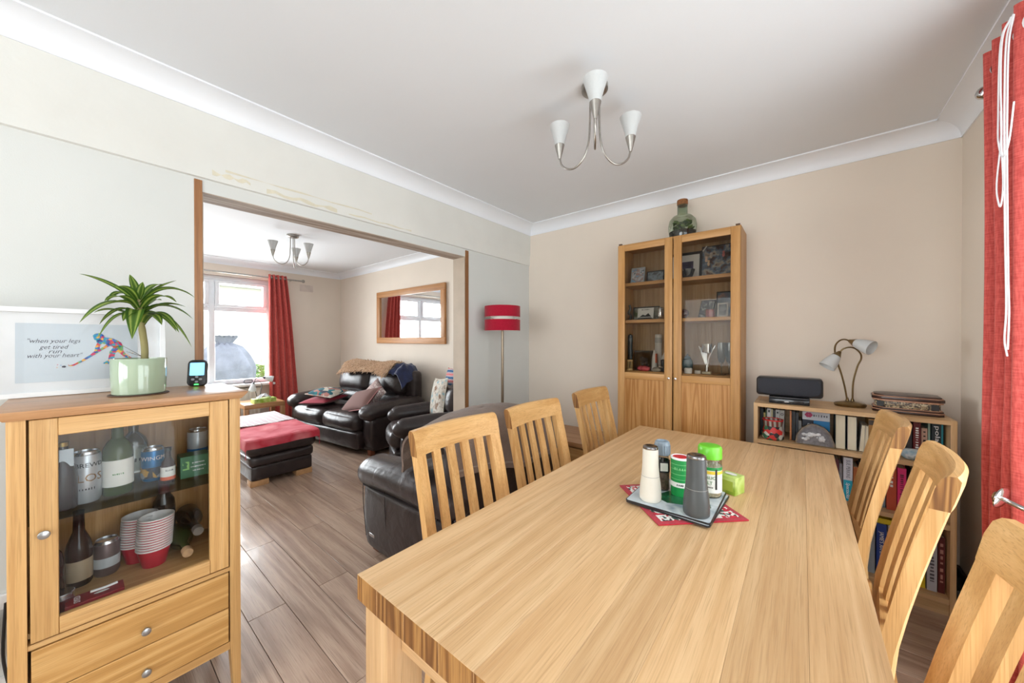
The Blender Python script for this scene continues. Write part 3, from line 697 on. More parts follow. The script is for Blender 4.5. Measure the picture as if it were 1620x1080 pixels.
def leaf(b, tip, rise, w):
    b, tip = Vector(b), Vector(tip); n = 14; mid = (b * .55 + tip * .45) + Vector((0, 0, rise)); g = G(); uvl = g.b.loops.layers.uv.new('UVMap'); rows = []
    side = (tip - b).cross(Vector((0, 0, 1))); side = side.normalized() if side.length > .02 else Vector((.3, 1, 0)).normalized()
    if side.length < .1: side = Vector((0, 1, 0))
    for i in range(n + 1):
        s_ = i / n; p = b * (1 - s_) ** 2 + mid * 2 * s_ * (1 - s_) + tip * s_ * s_; dv = (mid - b) * (1 - s_) + (tip - mid) * s_; nn = side.cross(dv).normalized()
        ww = w * (.45 + .55 * min(1, s_ / .35)) * (1 - max(0, (s_ - .45) / .55) ** 2.2) + .0004
        rows.append([g.b.verts.new(p + side * ww * q + nn * (abs(q) * .35 * ww)) for q in (-1, -.5, 0, .5, 1)])
    for i in range(n):
        for k in range(4):
            f = g.b.faces.new((rows[i][k], rows[i][k + 1], rows[i + 1][k + 1], rows[i + 1][k]))
            for l_, (uu, vv) in zip(f.loops, ((k, i), (k + 1, i), (k + 1, i + 1), (k, i + 1))): l_[uvl].uv = (uu / 4, vv / n)
    bmesh.ops.solidify(g.b, geom=g.b.faces[:], thickness=.0007)
    o = g.out('leaf', LEAF, pp, 60)
cy, cz = -.132, -TP
LV = [((-.0, .13, 1.42), (.05, .0, 1.505), .03, .0105), ((0, .13, 1.43), (-.03, .112, 1.528), .01, .008), ((0, .135, 1.43), (-.03, .232, 1.522), .02, .009), ((0, .135, 1.42), (.06, .272, 1.452), .09, .0115),
      ((0, .13, 1.41), (.06, .0, 1.352), .075, .0135), ((0, .13, 1.41), (-.06, .06, 1.43), .08, .010), ((0, .137, 1.40), (-.07, .195, 1.447), .03, .010), ((0, .135, 1.39), (.04, .268, 1.375), .075, .0115),
      ((0, .138, 1.37), (.05, .262, 1.272), .11, .0105), ((0, .137, 1.37), (.09, .222, 1.325), .085, .0115), ((0, .13, 1.385), (.11, .108, 1.302), .095, .0125), ((0, .13, 1.37), (.03, .038, 1.305), .085, .009),
      ((0, .13, 1.39), (-.05, .043, 1.352), .06, .009), ((0, .14, 1.35), (.1, .178, 1.35), .07, .011), ((0, .135, 1.40), (-.1, .15, 1.36), .09, .010), ((0, .13, 1.43), (.07, .07, 1.47), .04, .009),
      ((0, .137, 1.43), (-.05, .2, 1.50), .05, .009), ((0, .135, 1.36), (-.06, .235, 1.33), .08, .009), ((0, .132, 1.44), (.02, .14, 1.50), .0, .007),
      ((0, .13, 1.40), (.10, .05, 1.42), .06, .010), ((0, .137, 1.40), (.10, .215, 1.43), .07, .010), ((0, .13, 1.36), (-.05, .03, 1.39), .05, .009), ((0, .135, 1.38), (.03, .25, 1.42), .05, .010), ((0, .133, 1.36), (.08, .09, 1.36), .06, .010)]
for b, tp, rs, w in LV: leaf((b[0], b[1] + cy + (.0), b[2] + cz), (tp[0], tp[1] + cy, tp[2] + cz), rs, w * 1.75)
for tp in ((.03, .085, 1.285), (.02, .1, 1.26)): G().tube([(0, .008, 1.24 + cz), tuple(Vector((tp[0], tp[1] + cy, tp[2] + cz)))], [.0009, .0004], 5).out('dry_shoot', mat('dry_brown', (90, 76, 50), .8), pp)

t = thing('baby_monitor', 'black handheld monitor with glowing blue screen propped on the cabinet', 'monitor', (-1.905, .30, TP + .003), R_(-8)); t.rotation_euler = (0, R_(-12), R_(-22))
def rrect(w, h, r, n=5):
    o = []
    for cx, cy_, a0 in ((w / 2 - r, h / 2 - r, 0), (-w / 2 + r, h / 2 - r, 90), (-w / 2 + r, -h / 2 + r, 180), (w / 2 - r, -h / 2 + r, 270)):
        for i in range(n + 1): a = R_(a0 + 90 * i / n); o.append((cx + r * math.cos(a), cy_ + r * math.sin(a)))
    return o
MY = lambda x, z: Matrix(((0, 0, 1, x), (1, 0, 0, 0), (0, 1, 0, z), (0, 0, 0, 1)))
G().prism(rrect(.06, .106, .014), -.022, 0, MY(0, .053), .003).out('body', BLACK, t)
G().prism(rrect(.046, .052, .003), 0, .0008, MY(0, .068)).out('screen', mat('lit_blue_screen', (120, 200, 248), .3, emit=1.1), t)
for y, z in ((0, .036), (0, .016), (-.012, .026), (.012, .026)): G().prism(rrect(.01, .008, .003), 0, .0015, MY(0, z)).out('button', mat('button_grey', (150, 154, 160), .4), t) if y == 0 else G().prism([(q[0] + y, q[1]) for q in rrect(.01, .008, .003)], 0, .0015, MY(0, z)).out('button', mat('button_grey', (150, 154, 160), .4), t)
G().prism(rrect(.014, .004, .0015), 0, .001, MY(0, .005)).out('status_light', mat('green_led', (60, 240, 90), .3, emit=3), t)

# ------------------------------------------------------------------ tall glazed cabinet against the back wall
TCX, TCY = -.698, 2.757
t = thing('tall_cabinet', 'tall oak cabinet with two half-glazed doors full of keepsakes', 'cabinet', (TCX, TCY, 0))
o1, o2, o0 = oak(1, 'tall'), oak(2, 'tall'), oak(0, 'tall')
for s_ in (-1, 1): G().box(s_ * .389 - .009, s_ * .389 + .009, -.127, .14, 0, 2.02, .001, 1).out('side_panel', o2, t)
for s_ in (-1, 1): G().box(s_ * .381 - .012, s_ * .381 + .012, -.138, -.127, 2.02, 2.028).out('hinge_cap', mat('hinge_brown', (92, 62, 40), .5), t)
G().box(-.38, .38, -.127, .14, 2.0, 2.02, .001, 1).out('top_panel', o0, t)
G().box(-.38, .38, -.12, .14, .06, .08).out('base_panel', o0, t); G().box(-.38, .38, -.11, -.09, 0, .06).out('plinth', o0, t)
G().box(-.38, .38, .13, .14, .08, 2.0).out('back_panel', wood('oak_back_panel', (150, 116, 78), (176, 142, 102), (190, 158, 120), axis=2, rough=.5), t)
TS = (1.73, 1.45, 1.065)
for z in TS: G().box(-.38, .38, -.105, .13, z - .024, z, .001, 1).out('shelf', o0, t)
G().box(-.38, .38, -.105, .13, .55, .574, .001, 1).out('shelf', o0, t)
for s_ in (-1, 1):
    a, b = (-.396, -.004) if s_ < 0 else (.004, .396)
    d = G().box(a, a + .052, -.147, -.128, .065, 2.012, .003).out('door', o2, t)
    G().box(b - .052, b, -.147, -.128, .065, 2.012, .003).out('door_stile', o2, d)
    for z0, z1 in ((1.965, 2.012), (1.008, 1.056), (.065, .12)): G().box(a + .052, b - .052, -.147, -.128, z0, z1, .003).out('door_rail', o0, d)
    G().box(a + .05, b - .05, -.137, -.133, 1.05, 1.97).out('pane', glassm('cabinet_pane', (236, 234, 230), .014), d)
    G().box(a + .052, b - .052, -.138, -.130, .12, 1.008).out('door_panel', wood('oak_door_panel', (160, 106, 50), (182, 130, 72), (196, 146, 90), axis=2, rough=.42, rings=64, ring=.8), d)
    G().lathe([(0, 0), (.004, 0), (.004, .01), (.009, .014), (.009, .02), (0, .023)], 16, T(s_ * .022, -.147, 1.030) @ RX(90)).out('knob', CHROME, d)
def photo(name, label, x, y, z, w, h, fc, pic, lean=12, bd=.008, rz=0):
    t = thing(name, label, 'picture', (x, y, z + .0028), R_(rz)); t.rotation_euler = (R_(-lean), 0, R_(rz))
    for a, b, c, d in ((-w / 2, w / 2, 0, bd), (-w / 2, w / 2, h - bd, h), (-w / 2, -w / 2 + bd, bd, h - bd), (w / 2 - bd, w / 2, bd, h - bd)): G().box(a, b, 0, .012, c, d, .001, 1).out('frame', fc, t)
    G().box(-w / 2 + bd, w / 2 - bd, .003, .01, bd, h - bd).out('photograph', pic, t); return t
DK = mat('dark_frame', (34, 32, 36), .45); WF = mat('pale_frame', (214, 210, 202), .5); SILF = mat('silver_frame', (176, 176, 178), .3, .7)
PH = lambda n, cols, sc=14: patches('photo_' + n, cols, sc, .4, 'noise')
Z1, Z2, Z3 = [z + .0008 for z in TS]
photo('framed_photo', 'small pale framed photograph of people in blue on the top shelf', -.985, 2.715, Z1, .105, .125, mat('bluegrey_frame', (150, 160, 168), .5), PH('blue', [(60, 60, 70), (120, 170, 205), (150, 110, 100), (190, 205, 215), (50, 50, 60)], 26))
photo('framed_photo', 'small dim framed snapshot behind the pale photograph', -.87, 2.77, Z1, .13, .095, DK, PH('dim', [(60, 58, 56), (90, 92, 96), (150, 165, 178), (70, 66, 62)], 20))
f = photo('framed_picture', 'black framed purple picture with wide white mount', -.675, 2.815, Z1, .235, .21, DK, mat('white_mount2', (214, 212, 208), .6), 8, .02); G().box(-.058, .058, .0015, .0035, .06, .14).out('print', PH('purple', [(60, 50, 80), (82, 70, 106), (50, 44, 66)], 20), f)
tag(G().lathe([(0, 0), (.028, 0), (.03, .006), (.047, .055), (.0475, .062), (.045, .062), (.028, .01), (0, .008)], 28).out('bowl', mat('black_glaze', (34, 34, 38), .15, spec=.7)), 'small glossy black bowl in front of the purple picture', 'bowl').location = (-.63, 2.72, Z1)
f = photo('photo_collage', 'collage of family snapshots and little charms in a dark frame', -.455, 2.80, Z1, .215, .235, DK, PH('collage', [(56, 46, 44), (96, 66, 52), (170, 160, 150), (90, 110, 130), (80, 54, 44), (40, 40, 46)], 16), 10, .006)
for i, (x, z, c) in enumerate(((-.075, .15, (220, 190, 170)), (-.045, .175, (190, 180, 170)), (.03, .175, (200, 120, 120)), (.085, .18, (190, 192, 196)), (-.06, .12, (210, 180, 150)))):
    g = G(); g.ball((x, -.006, z), (.008, .006, .009), 6); g.ball((x, -.006, z - .02), (.009, .006, .016), 6); g.out('charm', mat('charm_%d' % i, c, .5), f)
G().tube([(-.10, -.004, .2), (-.075, -.006, .235)], .004, 6).out('pen', WF, f)
# middle shelf
g = G(); g.tube(spline([(0, 0, 0), (.008, 0, .03), (-.006, 0, .06), (.006, 0, .09), (0, 0, .12)]), [.012] * 8 + [.01] * 24 + [.006], 8); g.lathe([(0, 0), (.016, 0), (.014, .006), (0, .008)], 16); tag(g.out('carved_figure', mat('ebony', (38, 32, 30), .4)), 'slim twisted dark carving at the end of the middle shelf', 'ornament').location = (-1.045, 2.72, Z2)
photo('landscape_picture', 'wide dark green landscape picture standing behind the white postcard', -.945, 2.79, Z2, .2, .105, DK, PH('hill', [(36, 44, 30), (70, 84, 40), (150, 150, 140), (44, 40, 30)], 12), 8)
t = thing('postcard', 'white postcard with small print and an ink drawing', 'card', (-.93, 2.735, Z2 + .012)); t.rotation_euler = (R_(-14), 0, 0); G().box(-.06, .06, 0, .002, 0, .082).out('card', mat('postcard_white', (214, 214, 212), .6), t); text('~~~~~~~~~', .012, INK, t, (0, -.0006, .068), (1, 0, 0), (0, 0, 1)); G().prism([(-.045, .01), (-.02, .03), (0, .022), (.02, .04), (.045, .012)], 0, .0006, Matrix(((1, 0, 0, 0), (0, 0, -1, -.0001), (0, 1, 0, 0), (0, 0, 0, 1)))).out('drawing', INK, t)
G().box(-.05, .05, -.02, .03, -.012, 0).out('easel', DK, t)
t = thing('silver_tin', 'silver cylinder standing beside the white postcard', 'ornament', (-.815, 2.735, Z2)); G().lathe([(0, 0), (.02, 0), (.0215, .003), (.0215, .075), (.02, .08)], 24).out('body', CHROME, t); G().lathe([(.02, .08), (.016, .088), (0, .088)], 20).out('lid', ALU, t)
t = thing('glass_sphere', 'dark red glass globe on the middle shelf', 'ornament', (-.655, 2.73, Z2)); G().ball((0, 0, .034), .033, 14).out('globe', mat('ruby_glass', (70, 20, 26), .08, spec=.8, coat=.6), t); G().lathe([(0, 0), (.02, 0), (.016, .005), (0, .006)], 18).out('foot', BLACK, t)
photo('framed_photo', 'slanted black and white photograph leaning beside the red candle glass', -.535, 2.79, Z2, .1, .135, DK, PH('bw', [(30, 30, 32), (170, 165, 160), (60, 60, 62), (110, 104, 100)], 40), 20, .004, -20)
t = thing('candle_holder', 'faceted red glass candle holder', 'candle', (-.49, 2.72, Z2)); G().lathe([(0, 0), (.024, 0), (.028, .01), (.028, .045), (.024, .055), (.021, .055), (.022, .01), (0, .008)], 8).out('cup', mat('red_glass', (136, 44, 44), .1, spec=.8, coat=.5), t); G().lathe([(0, .03), (.02, .03)], 12).out('wax', mat('wax_red', (150, 60, 50), .5), t)
photo('framed_photo', 'white framed snapshot in front of the large portrait', -.415, 2.715, Z2, .062, .095, WF, PH('grey', [(90, 90, 96), (150, 150, 154), (60, 60, 66)], 30), 12)
photo('framed_portrait', 'large dark framed portrait of two people at the shelf end', -.405, 2.82, Z2, .13, .185, DK, PH('port', [(44, 46, 52), (150, 120, 110), (80, 96, 112), (60, 60, 66)], 18), 8)
# lower glazed shelf
g = G(); g.lathe([(0, 0), (.018, 0), (.019, .01), (.018, .2), (.02, .25), (.016, .27), (0, .28)], 18); o = tag(g.out('slim_vase', mat('dark_blue_glass', (30, 42, 52), .25)), 'tall dark blue bottle-shaped vase at the cabinet side', 'vase'); o.location = (-1.052, 2.755, Z3)
t = thing('bamboo_pot', 'little pale bamboo cage cylinder', 'ornament', (-1.03, 2.69, Z3))
for z in (0, .068): G().lathe([(0, z), (.02, z), (.021, z + .004), (.02, z + .012), (0, z + .012)], 20).out('ring', mat('bamboo', (206, 176, 124), .6, 0, .1, 30), t)
for k in range(8): a = k * PI / 4; G().tube([(.017 * math.cos(a), .017 * math.sin(a), .011), (.017 * math.cos(a), .017 * math.sin(a), .069)], .0024, 6).out('rod', mat('bamboo', (0, 0, 0)), t)
t = thing('mineral_case', 'clear display box holding a sparkling mineral', 'ornament', (-.95, 2.765, Z3))
G().box(-.06, .06, -.035, .035, 0, .15, .002, 1).out('case', glassm('case_glass', (226, 226, 228), .3), t); G().box(-.056, .056, -.031, .031, .001, .012).out('base', mat('brown_base', (90, 70, 62), .5), t)
g = G(); random.seed(3)
for k in range(26): g.box(-.008, .008, -.008, .008, -.008, .008, M=T(random.uniform(-.02, .02), random.uniform(-.015, .012), .02 + random.uniform(0, .075)) @ RX(random.uniform(0, 90)) @ RZ(random.uniform(0, 90)))
g.out('crystal', mat('crystal', (160, 164, 172), .15, .5, .3, 40), t)
g = G(); g.soft((0, 0, .018), (.085, .05, .036), .017, (.004, .002, .003), 7); tag(g.out('agate_pebble', mat('pink_stone', (186, 78, 88), .25, 0, .35, 40)), 'polished pink pebble in front of the mineral case', 'stone').location = (-.925, 2.69, Z3)
t = thing('candle', 'tall white pillar candle with a pale band', 'candle', (-.855, 2.81, Z3)); G().lathe([(0, 0), (.024, 0), (.025, .004), (.025, .27), (.02, .275), (0, .272)], 20).out('wax', mat('white_wax', (222, 220, 214), .5), t); G().lathe([(.0252, .21), (.0256, .21), (.0256, .25), (.0252, .25)], 20).out('band', mat('pale_band', (180, 186, 182), .5), t)
t = thing('toy_rocket', 'slim white rocket model with one orange side', 'toy', (-.862, 2.735, Z3)); G().lathe([(0, .16), (.006, .15), (.014, .11), (.018, .07), (.0185, .01), (.016, .0), (0, 0)], 16).out('hull', mat('white_hull', (214, 214, 212), .35), t); G().box(.012, .02, -.016, .016, .06, .13, .003).out('orange_side', mat('orange_enamel', (214, 92, 50), .4), t)
for q in (0, 120, 240): G().prism([(.015, 0), (.03, 0), (.016, .04)], -.0015, .0015, RZ(q) @ RX(90)).out('fin', mat('white_hull', (0, 0, 0)), t)
t = thing('stone_duck', 'small grey stone duck', 'ornament', (-.825, 2.685, Z3)); g = G(); g.soft((-.004, 0, .014), (.06, .034, .028), .013, (.003, 0, .004), 6); g.ball((.02, 0, .036), (.012, .011, .011), 8); g.tube([(.028, 0, .035), (.04, 0, .033)], [.005, .002], 6); g.out('body', mat('grey_stone', (150, 144, 134), .6, 0, .15, 30), t)
t = thing('glass_tumbler', 'dark smoked tumbler holding a tiny ship model', 'glass', (-.785, 2.74, Z3)); G().lathe([(0, 0), (.026, 0), (.029, .004), (.031, .085), (.029, .085), (.027, .008), (0, .008)], 24).out('tumbler', mat('smoked_glass', (52, 58, 64), .1, spec=.7), t); G().tube([(0, 0, .01), (0, 0, .15)], .0012, 5).out('mast', WF, t); G().prism([(-.028, .09), (-.002, .15), (-.002, .09)], -.0006, .0006, RX(90)).out('sail', WF, t); G().prism([(.003, .09), (.003, .14), (.02, .09)], -.0006, .0006, RX(90)).out('sail', WF, t)
t = thing('ginger_jar', 'teal glazed lidded jar', 'jar', (-.645, 2.79, Z3)); G().lathe([(0, 0), (.026, 0), (.034, .02), (.036, .06), (.03, .09), (.02, .098), (.02, .1)], 24).out('body', mat('teal_glaze', (66, 96, 104), .12, 0, .15, 20, spec=.7), t); G().lathe([(.022, .1), (.024, .103), (.016, .115), (.004, .12), (.005, .13), (0, .132)], 20).out('lid', mat('teal_glaze', (0, 0, 0)), t)
t = thing('tealight_house', 'white scalloped tealight holder in front of the teal jar', 'candle', (-.618, 2.695, Z3)); G().lathe([(0, 0), (.024, 0), (.025, .03), (.022, .03), (.021, .006), (0, .006)], 24).out('holder', WHITE, t); g = G()
for k in range(7): a = k * 2 * PI / 7; g.ball((.017 * math.cos(a), .017 * math.sin(a), .03), .008, 6)
g.out('scallops', WHITE, t)
t = thing('tealight', 'plain white tealight between the teal jar and the silver trophy', 'candle', (-.562, 2.715, Z3)); G().lathe([(0, 0), (.021, 0), (.021, .02), (.019, .02), (.019, .017), (0, .017)], 22).out('cup', mat('white_tealight', (210, 204, 196), .4), t); G().tube([(0, 0, .017), (.001, 0, .027)], .0009, 5).out('wick', INK, t)
t = thing('trophy', 'silver sports trophy with a slanted figure', 'trophy', (-.508, 2.725, Z3))
G().box(-.026, .026, -.02, .02, 0, .016, .002, 1).out('base', mat('marble_base', (196, 186, 160), .3, 0, .1, 30), t); g = G(); g.lathe([(0, .016), (.016, .016), (.012, .03), (.009, .06)], 16)
for k in range(5): g.tube(spline([(-.004 + k * .003, 0, .05), (-.018 + k * .004, -.004, .1), (-.048 + k * .012, 0, .19 - k * .008)], 5), [.005] * 10 + [.003], 8)
g.tube(spline([(.006, 0, .06), (.016, -.004, .12), (.05, 0, .195)], 5), [.005] * 10 + [.002], 8); g.ball((.012, -.012, .15), .011, 8); g.lathe([(.03, .15), (.034, .205), (.031, .205), (.026, .152), (0, .15)], 24); g.out('cup', mat('trophy_silver', (206, 206, 208), .14, 1, .05), t)
for i, (x, y, lb) in enumerate(((-.42, 2.72, 'clear champagne flute in front of the cabinet side'), (-.385, 2.79, 'clear champagne flute furthest into the cabinet corner'))):
    t = thing('champagne_flute', lb, 'glass', (x, y, Z3)); G().lathe([(0, 0), (.028, 0), (.028, .002), (.004, .006), (.0035, .07)], 20).out('stem', glassm('flute_glass', (236, 238, 238), .35), t); G().lathe([(.0035, .07), (.018, .09), (.025, .14), (.022, .215), (.021, .215), (.024, .14), (.017, .092), (0, .075)], 22).out('bowl', glassm('flute_glass'), t)
# terrarium bottle on top
t = thing('terrarium_bottle', 'corked glass bottle terrarium with moss on top of the tall cabinet', 'terrarium', (-.675, 2.765, 2.0205))
G().lathe([(0, .002), (.075, .002), (.084, .01), (.092, .06), (.094, .1), (.086, .14), (.062, .168), (.036, .18), (.034, .185), (.034, .25), (.0325, .25), (.0325, .185)], 36).out('glass', glassm('bottle_clear', (226, 234, 224), .2), t)
G().lathe([(0, .006), (.073, .006), (.082, .012), (.088, .056), (.06, .062), (0, .058)], 30).out('soil', mat('dark_soil', (34, 28, 24), .9, 0, .3, 60, .6), t)
random.seed(11)
for k in range(46):
    a, r, z = random.uniform(0, 2 * PI), random.uniform(.01, .066), random.uniform(.062, .135); q = random.uniform(.013, .02); r = min(r, .066 - max(0, z - .1) * .6)
    g = G(); g.ball((0, 0, 0), (q, q * .8, q * .45), 5, M=T(r * math.cos(a), r * math.sin(a), z) @ RZ(math.degrees(a)) @ RY(random.uniform(-50, 50))); g.out('leaf', mat('moss_%d' % (k % 3), ((76, 96, 44), (110, 126, 62), (56, 74, 36))[k % 3], .7, 0, .25, 60), t)
G().lathe([(0, .242), (.0325, .242), (.0325, .25), (.036, .252), (.036, .282), (.034, .286), (0, .286)], 24).out('cork', mat('cork_brown', (150, 98, 58), .85, 0, .25, 70, .4), t)

# ------------------------------------------------------------------ low bookcase
BX0, BX1, BY0, BY1 = -.227, .555, 2.572, 2.90
t = thing('bookcase', 'low pale oak bookcase with three shelves of books under the back wall', 'bookcase', (0, 0, 0))
b0, b2 = oak(0, 'book'), oak(2, 'book')
for a in (BX0, BX1 - .02): G().box(a, a + .02, BY0, BY1, 0, .922, .001, 1).out('side_panel', b2, t)
G().box(BX0 + .02, BX1 - .02, BY0, BY1, .9, .922, .001, 1).out('top', b0, t)
SB = (.706, .43, .082)
for z in SB: G().box(BX0 + .02, BX1 - .02, BY0 + .003, BY1 - .008, z - .024, z, .001, 1).out('shelf', b0, t)
G().box(BX0 + .02, BX1 - .02, BY0 + .012, BY0 + .028, 0, .058).out('plinth', b0, t); G().box(BX0 + .02, BX1 - .02, BY1 - .008, BY1 - .003, 0, .9).out('back_panel', b0, t)
PAGES = mat('book_pages', (226, 214, 188), .85, 0, .06, 4, .3, 200, ani=(200, 1, 1)); BG = 'books in the low bookcase'
def book(z, x0, w, h, label, cov, y0=2.64, dep=.13, fore=False, lean=0, txt=None, tc=None, band=None):
    t = thing('book', label, 'book', (x0 + w / 2, y0, z + .0006), 0, BG); t.rotation_euler = (0, R_(lean), 0)
    c = mat('cover_%02x%02x%02x' % cov, cov, .45, 0, .05); e = .0018; g = G(); s0 = dep - e if fore else 0
    g.box(-w / 2, -w / 2 + e, 0, dep, 0, h); g.box(w / 2 - e, w / 2, 0, dep, 0, h); g.box(-w / 2 + e, w / 2 - e, s0, s0 + e, 0, h); g.out('cover', c, t)
    p0, p1 = (.004, dep - e) if fore else (e, dep - .004); G().box(-w / 2 + e, w / 2 - e, p0, p1, .003, h - .003).out('pages', PAGES, t)
    if band: G().box(-w / 2 + .0004, w / 2 - .0004, -.0006, 0, band[0] * h, band[1] * h).out('spine_band', mat('cover_%02x%02x%02x' % band[2], band[2], .45, 0, .05), t)
    if txt: text(txt, min(w * .72, .022), tc or WINK, t, (0, -.0012, h * (.5 if not band else .74)), (0, 0, -1), (1, 0, 0), width=h * (.7 if not band else .42))
    return t
A, B, Cc = SB
# top shelf, behind the patterned pot
xs = -.204
for w, h, c, lb, tx in ((.016, .165, (24, 24, 28), 'thin black book at the end of the top bookcase shelf', None), (.009, .14, (176, 160, 90), 'thin mustard booklet behind the patterned pot', None), (.006, .16, (60, 84, 50), 'very thin green booklet behind the patterned pot', None), (.019, .168, (206, 204, 200), 'white book with black letters behind the patterned pot', '~~~'), (.008, .165, (190, 180, 140), 'thin cream book behind the patterned pot', None), (.012, .16, (40, 40, 40), 'thin charcoal book behind the patterned pot', None), (.019, .166, (180, 180, 176), 'pale grey book behind the patterned pot', '~~~~'), (.022, .165, (168, 164, 158), 'grey book with a black ring on its spine', None)):
    o = book(A, xs, w, h, lb, c, 2.70, txt=tx, tc=INK)
    if 'ring' in lb: G().lathe([(.0045, 0), (.0075, 0), (.0075, .0008), (.0045, .0008)], 18, T(0, 0, .14) @ RX(90)).out('spine_ring', INK, o)
    xs += w + .0012
for x0, w, h, c, lb in ((-.058, .008, .172, (196, 120, 66), 'thin orange-edged folder beside the black binders'), (-.048, .016, .17, (20, 20, 24), 'tall black binder beside the orange-edged folder'), (-.03, .012, .165, (26, 30, 40), 'tall blue-black binder beside the pink flowered carton'), (-.0165, .012, .12, (120, 118, 116), 'short grey book beside the pink flowered carton')): book(A, x0, w, h, lb, c, 2.67)
t = thing('keepsake_carton', 'white and blue carton with a pink flower behind the agate', 'box', (.06, 2.69, A)); G().box(-.06, .06, 0, .15, .0006, .182, .001, 1).out('carton', mat('carton_black', (30, 34, 48), .5), t)
G().box(-.06, .06, -.0008, 0, .128, .182).out('white_panel', mat('carton_white', (206, 206, 212), .5), t); G().box(-.01, .06, -.0008, 0, .07, .127).out('blue_panel', mat('carton_blue', (20, 120, 178), .5), t)
g = G()
for k in range(6): a = k * PI / 3; g.prism([(-.032 + .01 * math.cos(a) + .008 * math.cos(q * .785), .157 + .008 * math.sin(a) + .008 * math.sin(q * .785)) for q in range(8)], 0, .0003 + k * .0001, Matrix(((1, 0, 0, 0), (0, 0, -1, -.0009), (0, 1, 0, 0), (0, 0, 0, 1))))
g.out('flower_print', mat('magenta_print', (178, 40, 92), .5), t); text('P', .024, WINK, t, (-.036, -.0005, .098), (1, 0, 0), (0, 0, 1), shear=.3); text('~~~~~~', .02, mat('grey_ink', (90, 90, 100), .5), t, (.022, -.0012, .155), (1, 0, 0), (0, 0, 1), shear=.4)
t = thing('patterned_pot', 'little pinched pot painted red, black and green', 'pot', (-.137, 2.632, A)); PT = patches('folk_paint', [(206, 48, 44), (30, 34, 34), (206, 70, 60), (60, 110, 80), (40, 36, 36), (200, 196, 186)], 42, .45)
G().lathe([(0, .0006), (.044, .0006), (.053, .008), (.055, .035), (.045, .07), (.043, .08)], 32).out('body', PT, t); G().lathe([(.043, .08), (.05, .112), (.048, .116), (.046, .112), (.04, .082), (.04, .02), (0, .018)], 32).out('neck', patches('stripe_paint', [(40, 36, 36), (196, 60, 50), (120, 150, 130), (40, 36, 36), (180, 176, 166)], 14, .45, 'X'), t); G().lathe([(.0485, .113), (.051, .113), (.051, .12), (.0485, .12)], 32).out('rim', mat('red_rim', (206, 30, 34), .4), t)
t = thing('agate_slice', 'grey banded half agate with a white crystal heart', 'stone', (.053, 2.602, A))
def agate(s_): return [(s_ * .085 * math.cos(PI * i / 20) * (1 + .03 * math.sin(i * 1.9)), s_ * .118 * math.sin(PI * i / 20) * (1 + .02 * math.sin(i * 1.3)) + (.0008 if s_ == 1 else .006)) for i in range(21)]
MX = Matrix(((1, 0, 0, 0), (0, 0, 1, 0), (0, 1, 0, 0), (0, 0, 0, 1)))
G().prism(agate(1), 0, .03, MX, .002).out('rind', mat('agate_rind', (142, 124, 100), .4, 0, .25, 30), t)
for i, (s_, c) in enumerate(((.94, (128, 120, 116)), (.86, (118, 116, 120)), (.76, (126, 125, 130)), (.6, (138, 138, 142)))): G().prism(agate(s_), -.0008 * (i + 1), 0, MX).out('agate_band', mat('agate_%d' % i, c, .2, 0, .2, 60), t)
g = G(); random.seed(5)
for k in range(30): q = random.uniform(.004, .009); x = random.uniform(-.05, .04); g.ball((x, -.004, .055 + random.uniform(-.015, .018) - abs(x) * .25), (q * 1.3, .003, q), 4)
g.out('crystal_heart', mat('white_crystal', (214, 214, 216), .2, 0, .15, 90, .5), t)
book(A, .139, .041, .186, 'thick dark green hardback turned pages-out beside the agate', (38, 52, 46), 2.612, .15, True)
book(A, .186, .038, .183, 'thick navy hardback turned pages-out beside the dark green one', (44, 52, 66), 2.612, .15, True)
book(A, .232, .018, .143, 'small grey paperback turned pages-out and leaning', (180, 172, 160), 2.615, .11, True, 4); book(A, .253, .014, .143, 'small cream paperback turned pages-out beside the leaning one', (196, 186, 164), 2.615, .11, True)
book(A, .270, .022, .175, 'mustard brown hardback next to the small paperbacks', (172, 122, 52), 2.64, txt=None, band=(.82, .97, (70, 54, 40))); book(A, .294, .02, .18, 'dark maroon hardback half hidden by the chair crest', (70, 34, 40), 2.65); book(A, .316, .016, .18, 'purple black hardback half hidden by the chair crest', (50, 40, 60), 2.65); book(A, .334, .02, .17, 'rust red hardback half hidden by the chair crest', (136, 60, 46), 2.65)
book(A, .362, .018, .12, 'pale grey book leaning behind the blue stone', (168, 166, 160), 2.66, .12, False, 3); book(A, .384, .018, .115, 'beige book behind the blue stone', (190, 184, 172), 2.66); book(A, .405, .022, .172, 'dark grey hardback beside the deep red one', (58, 56, 60), 2.655)
book(A, .430, .024, .18, 'deep red hardback with pale lettering on the top shelf', (110, 30, 34), 2.645, txt='~~~~~ ~~~~~'); book(A, .457, .02, .155, 'dusty pink book beside the deep red hardback', (196, 160, 142), 2.65, txt='~~~~~~', tc=INK); book(A, .479, .007, .19, 'very thin pale green book beside the black and teal one', (150, 176, 160), 2.65)
book(A, .489, .036, .182, 'black and teal paperback lettered in white', (22, 40, 48), 2.64, txt='pola', band=(0, .02, (22, 40, 48)))
G().box(.0125, .0182, -.001, .13, .0, .182).out('teal_edge', mat('teal_cover', (10, 130, 146), .4), bpy.data.objects[[o.name for o in bpy.data.objects if o.get('label', '').startswith('black and teal')][0]])
t = thing('blue_stone', 'smooth pale blue stone with white veins', 'stone', (.425, 2.612, A + .0006)); G().soft((0, 0, .026), (.085, .05, .052), .024, (.002, .002, .002), 8).out('pebble', patches('veined_blue', [(120, 150, 168), (150, 180, 196), (206, 216, 220), (110, 140, 160)], 18, .2, 'noise'), t)
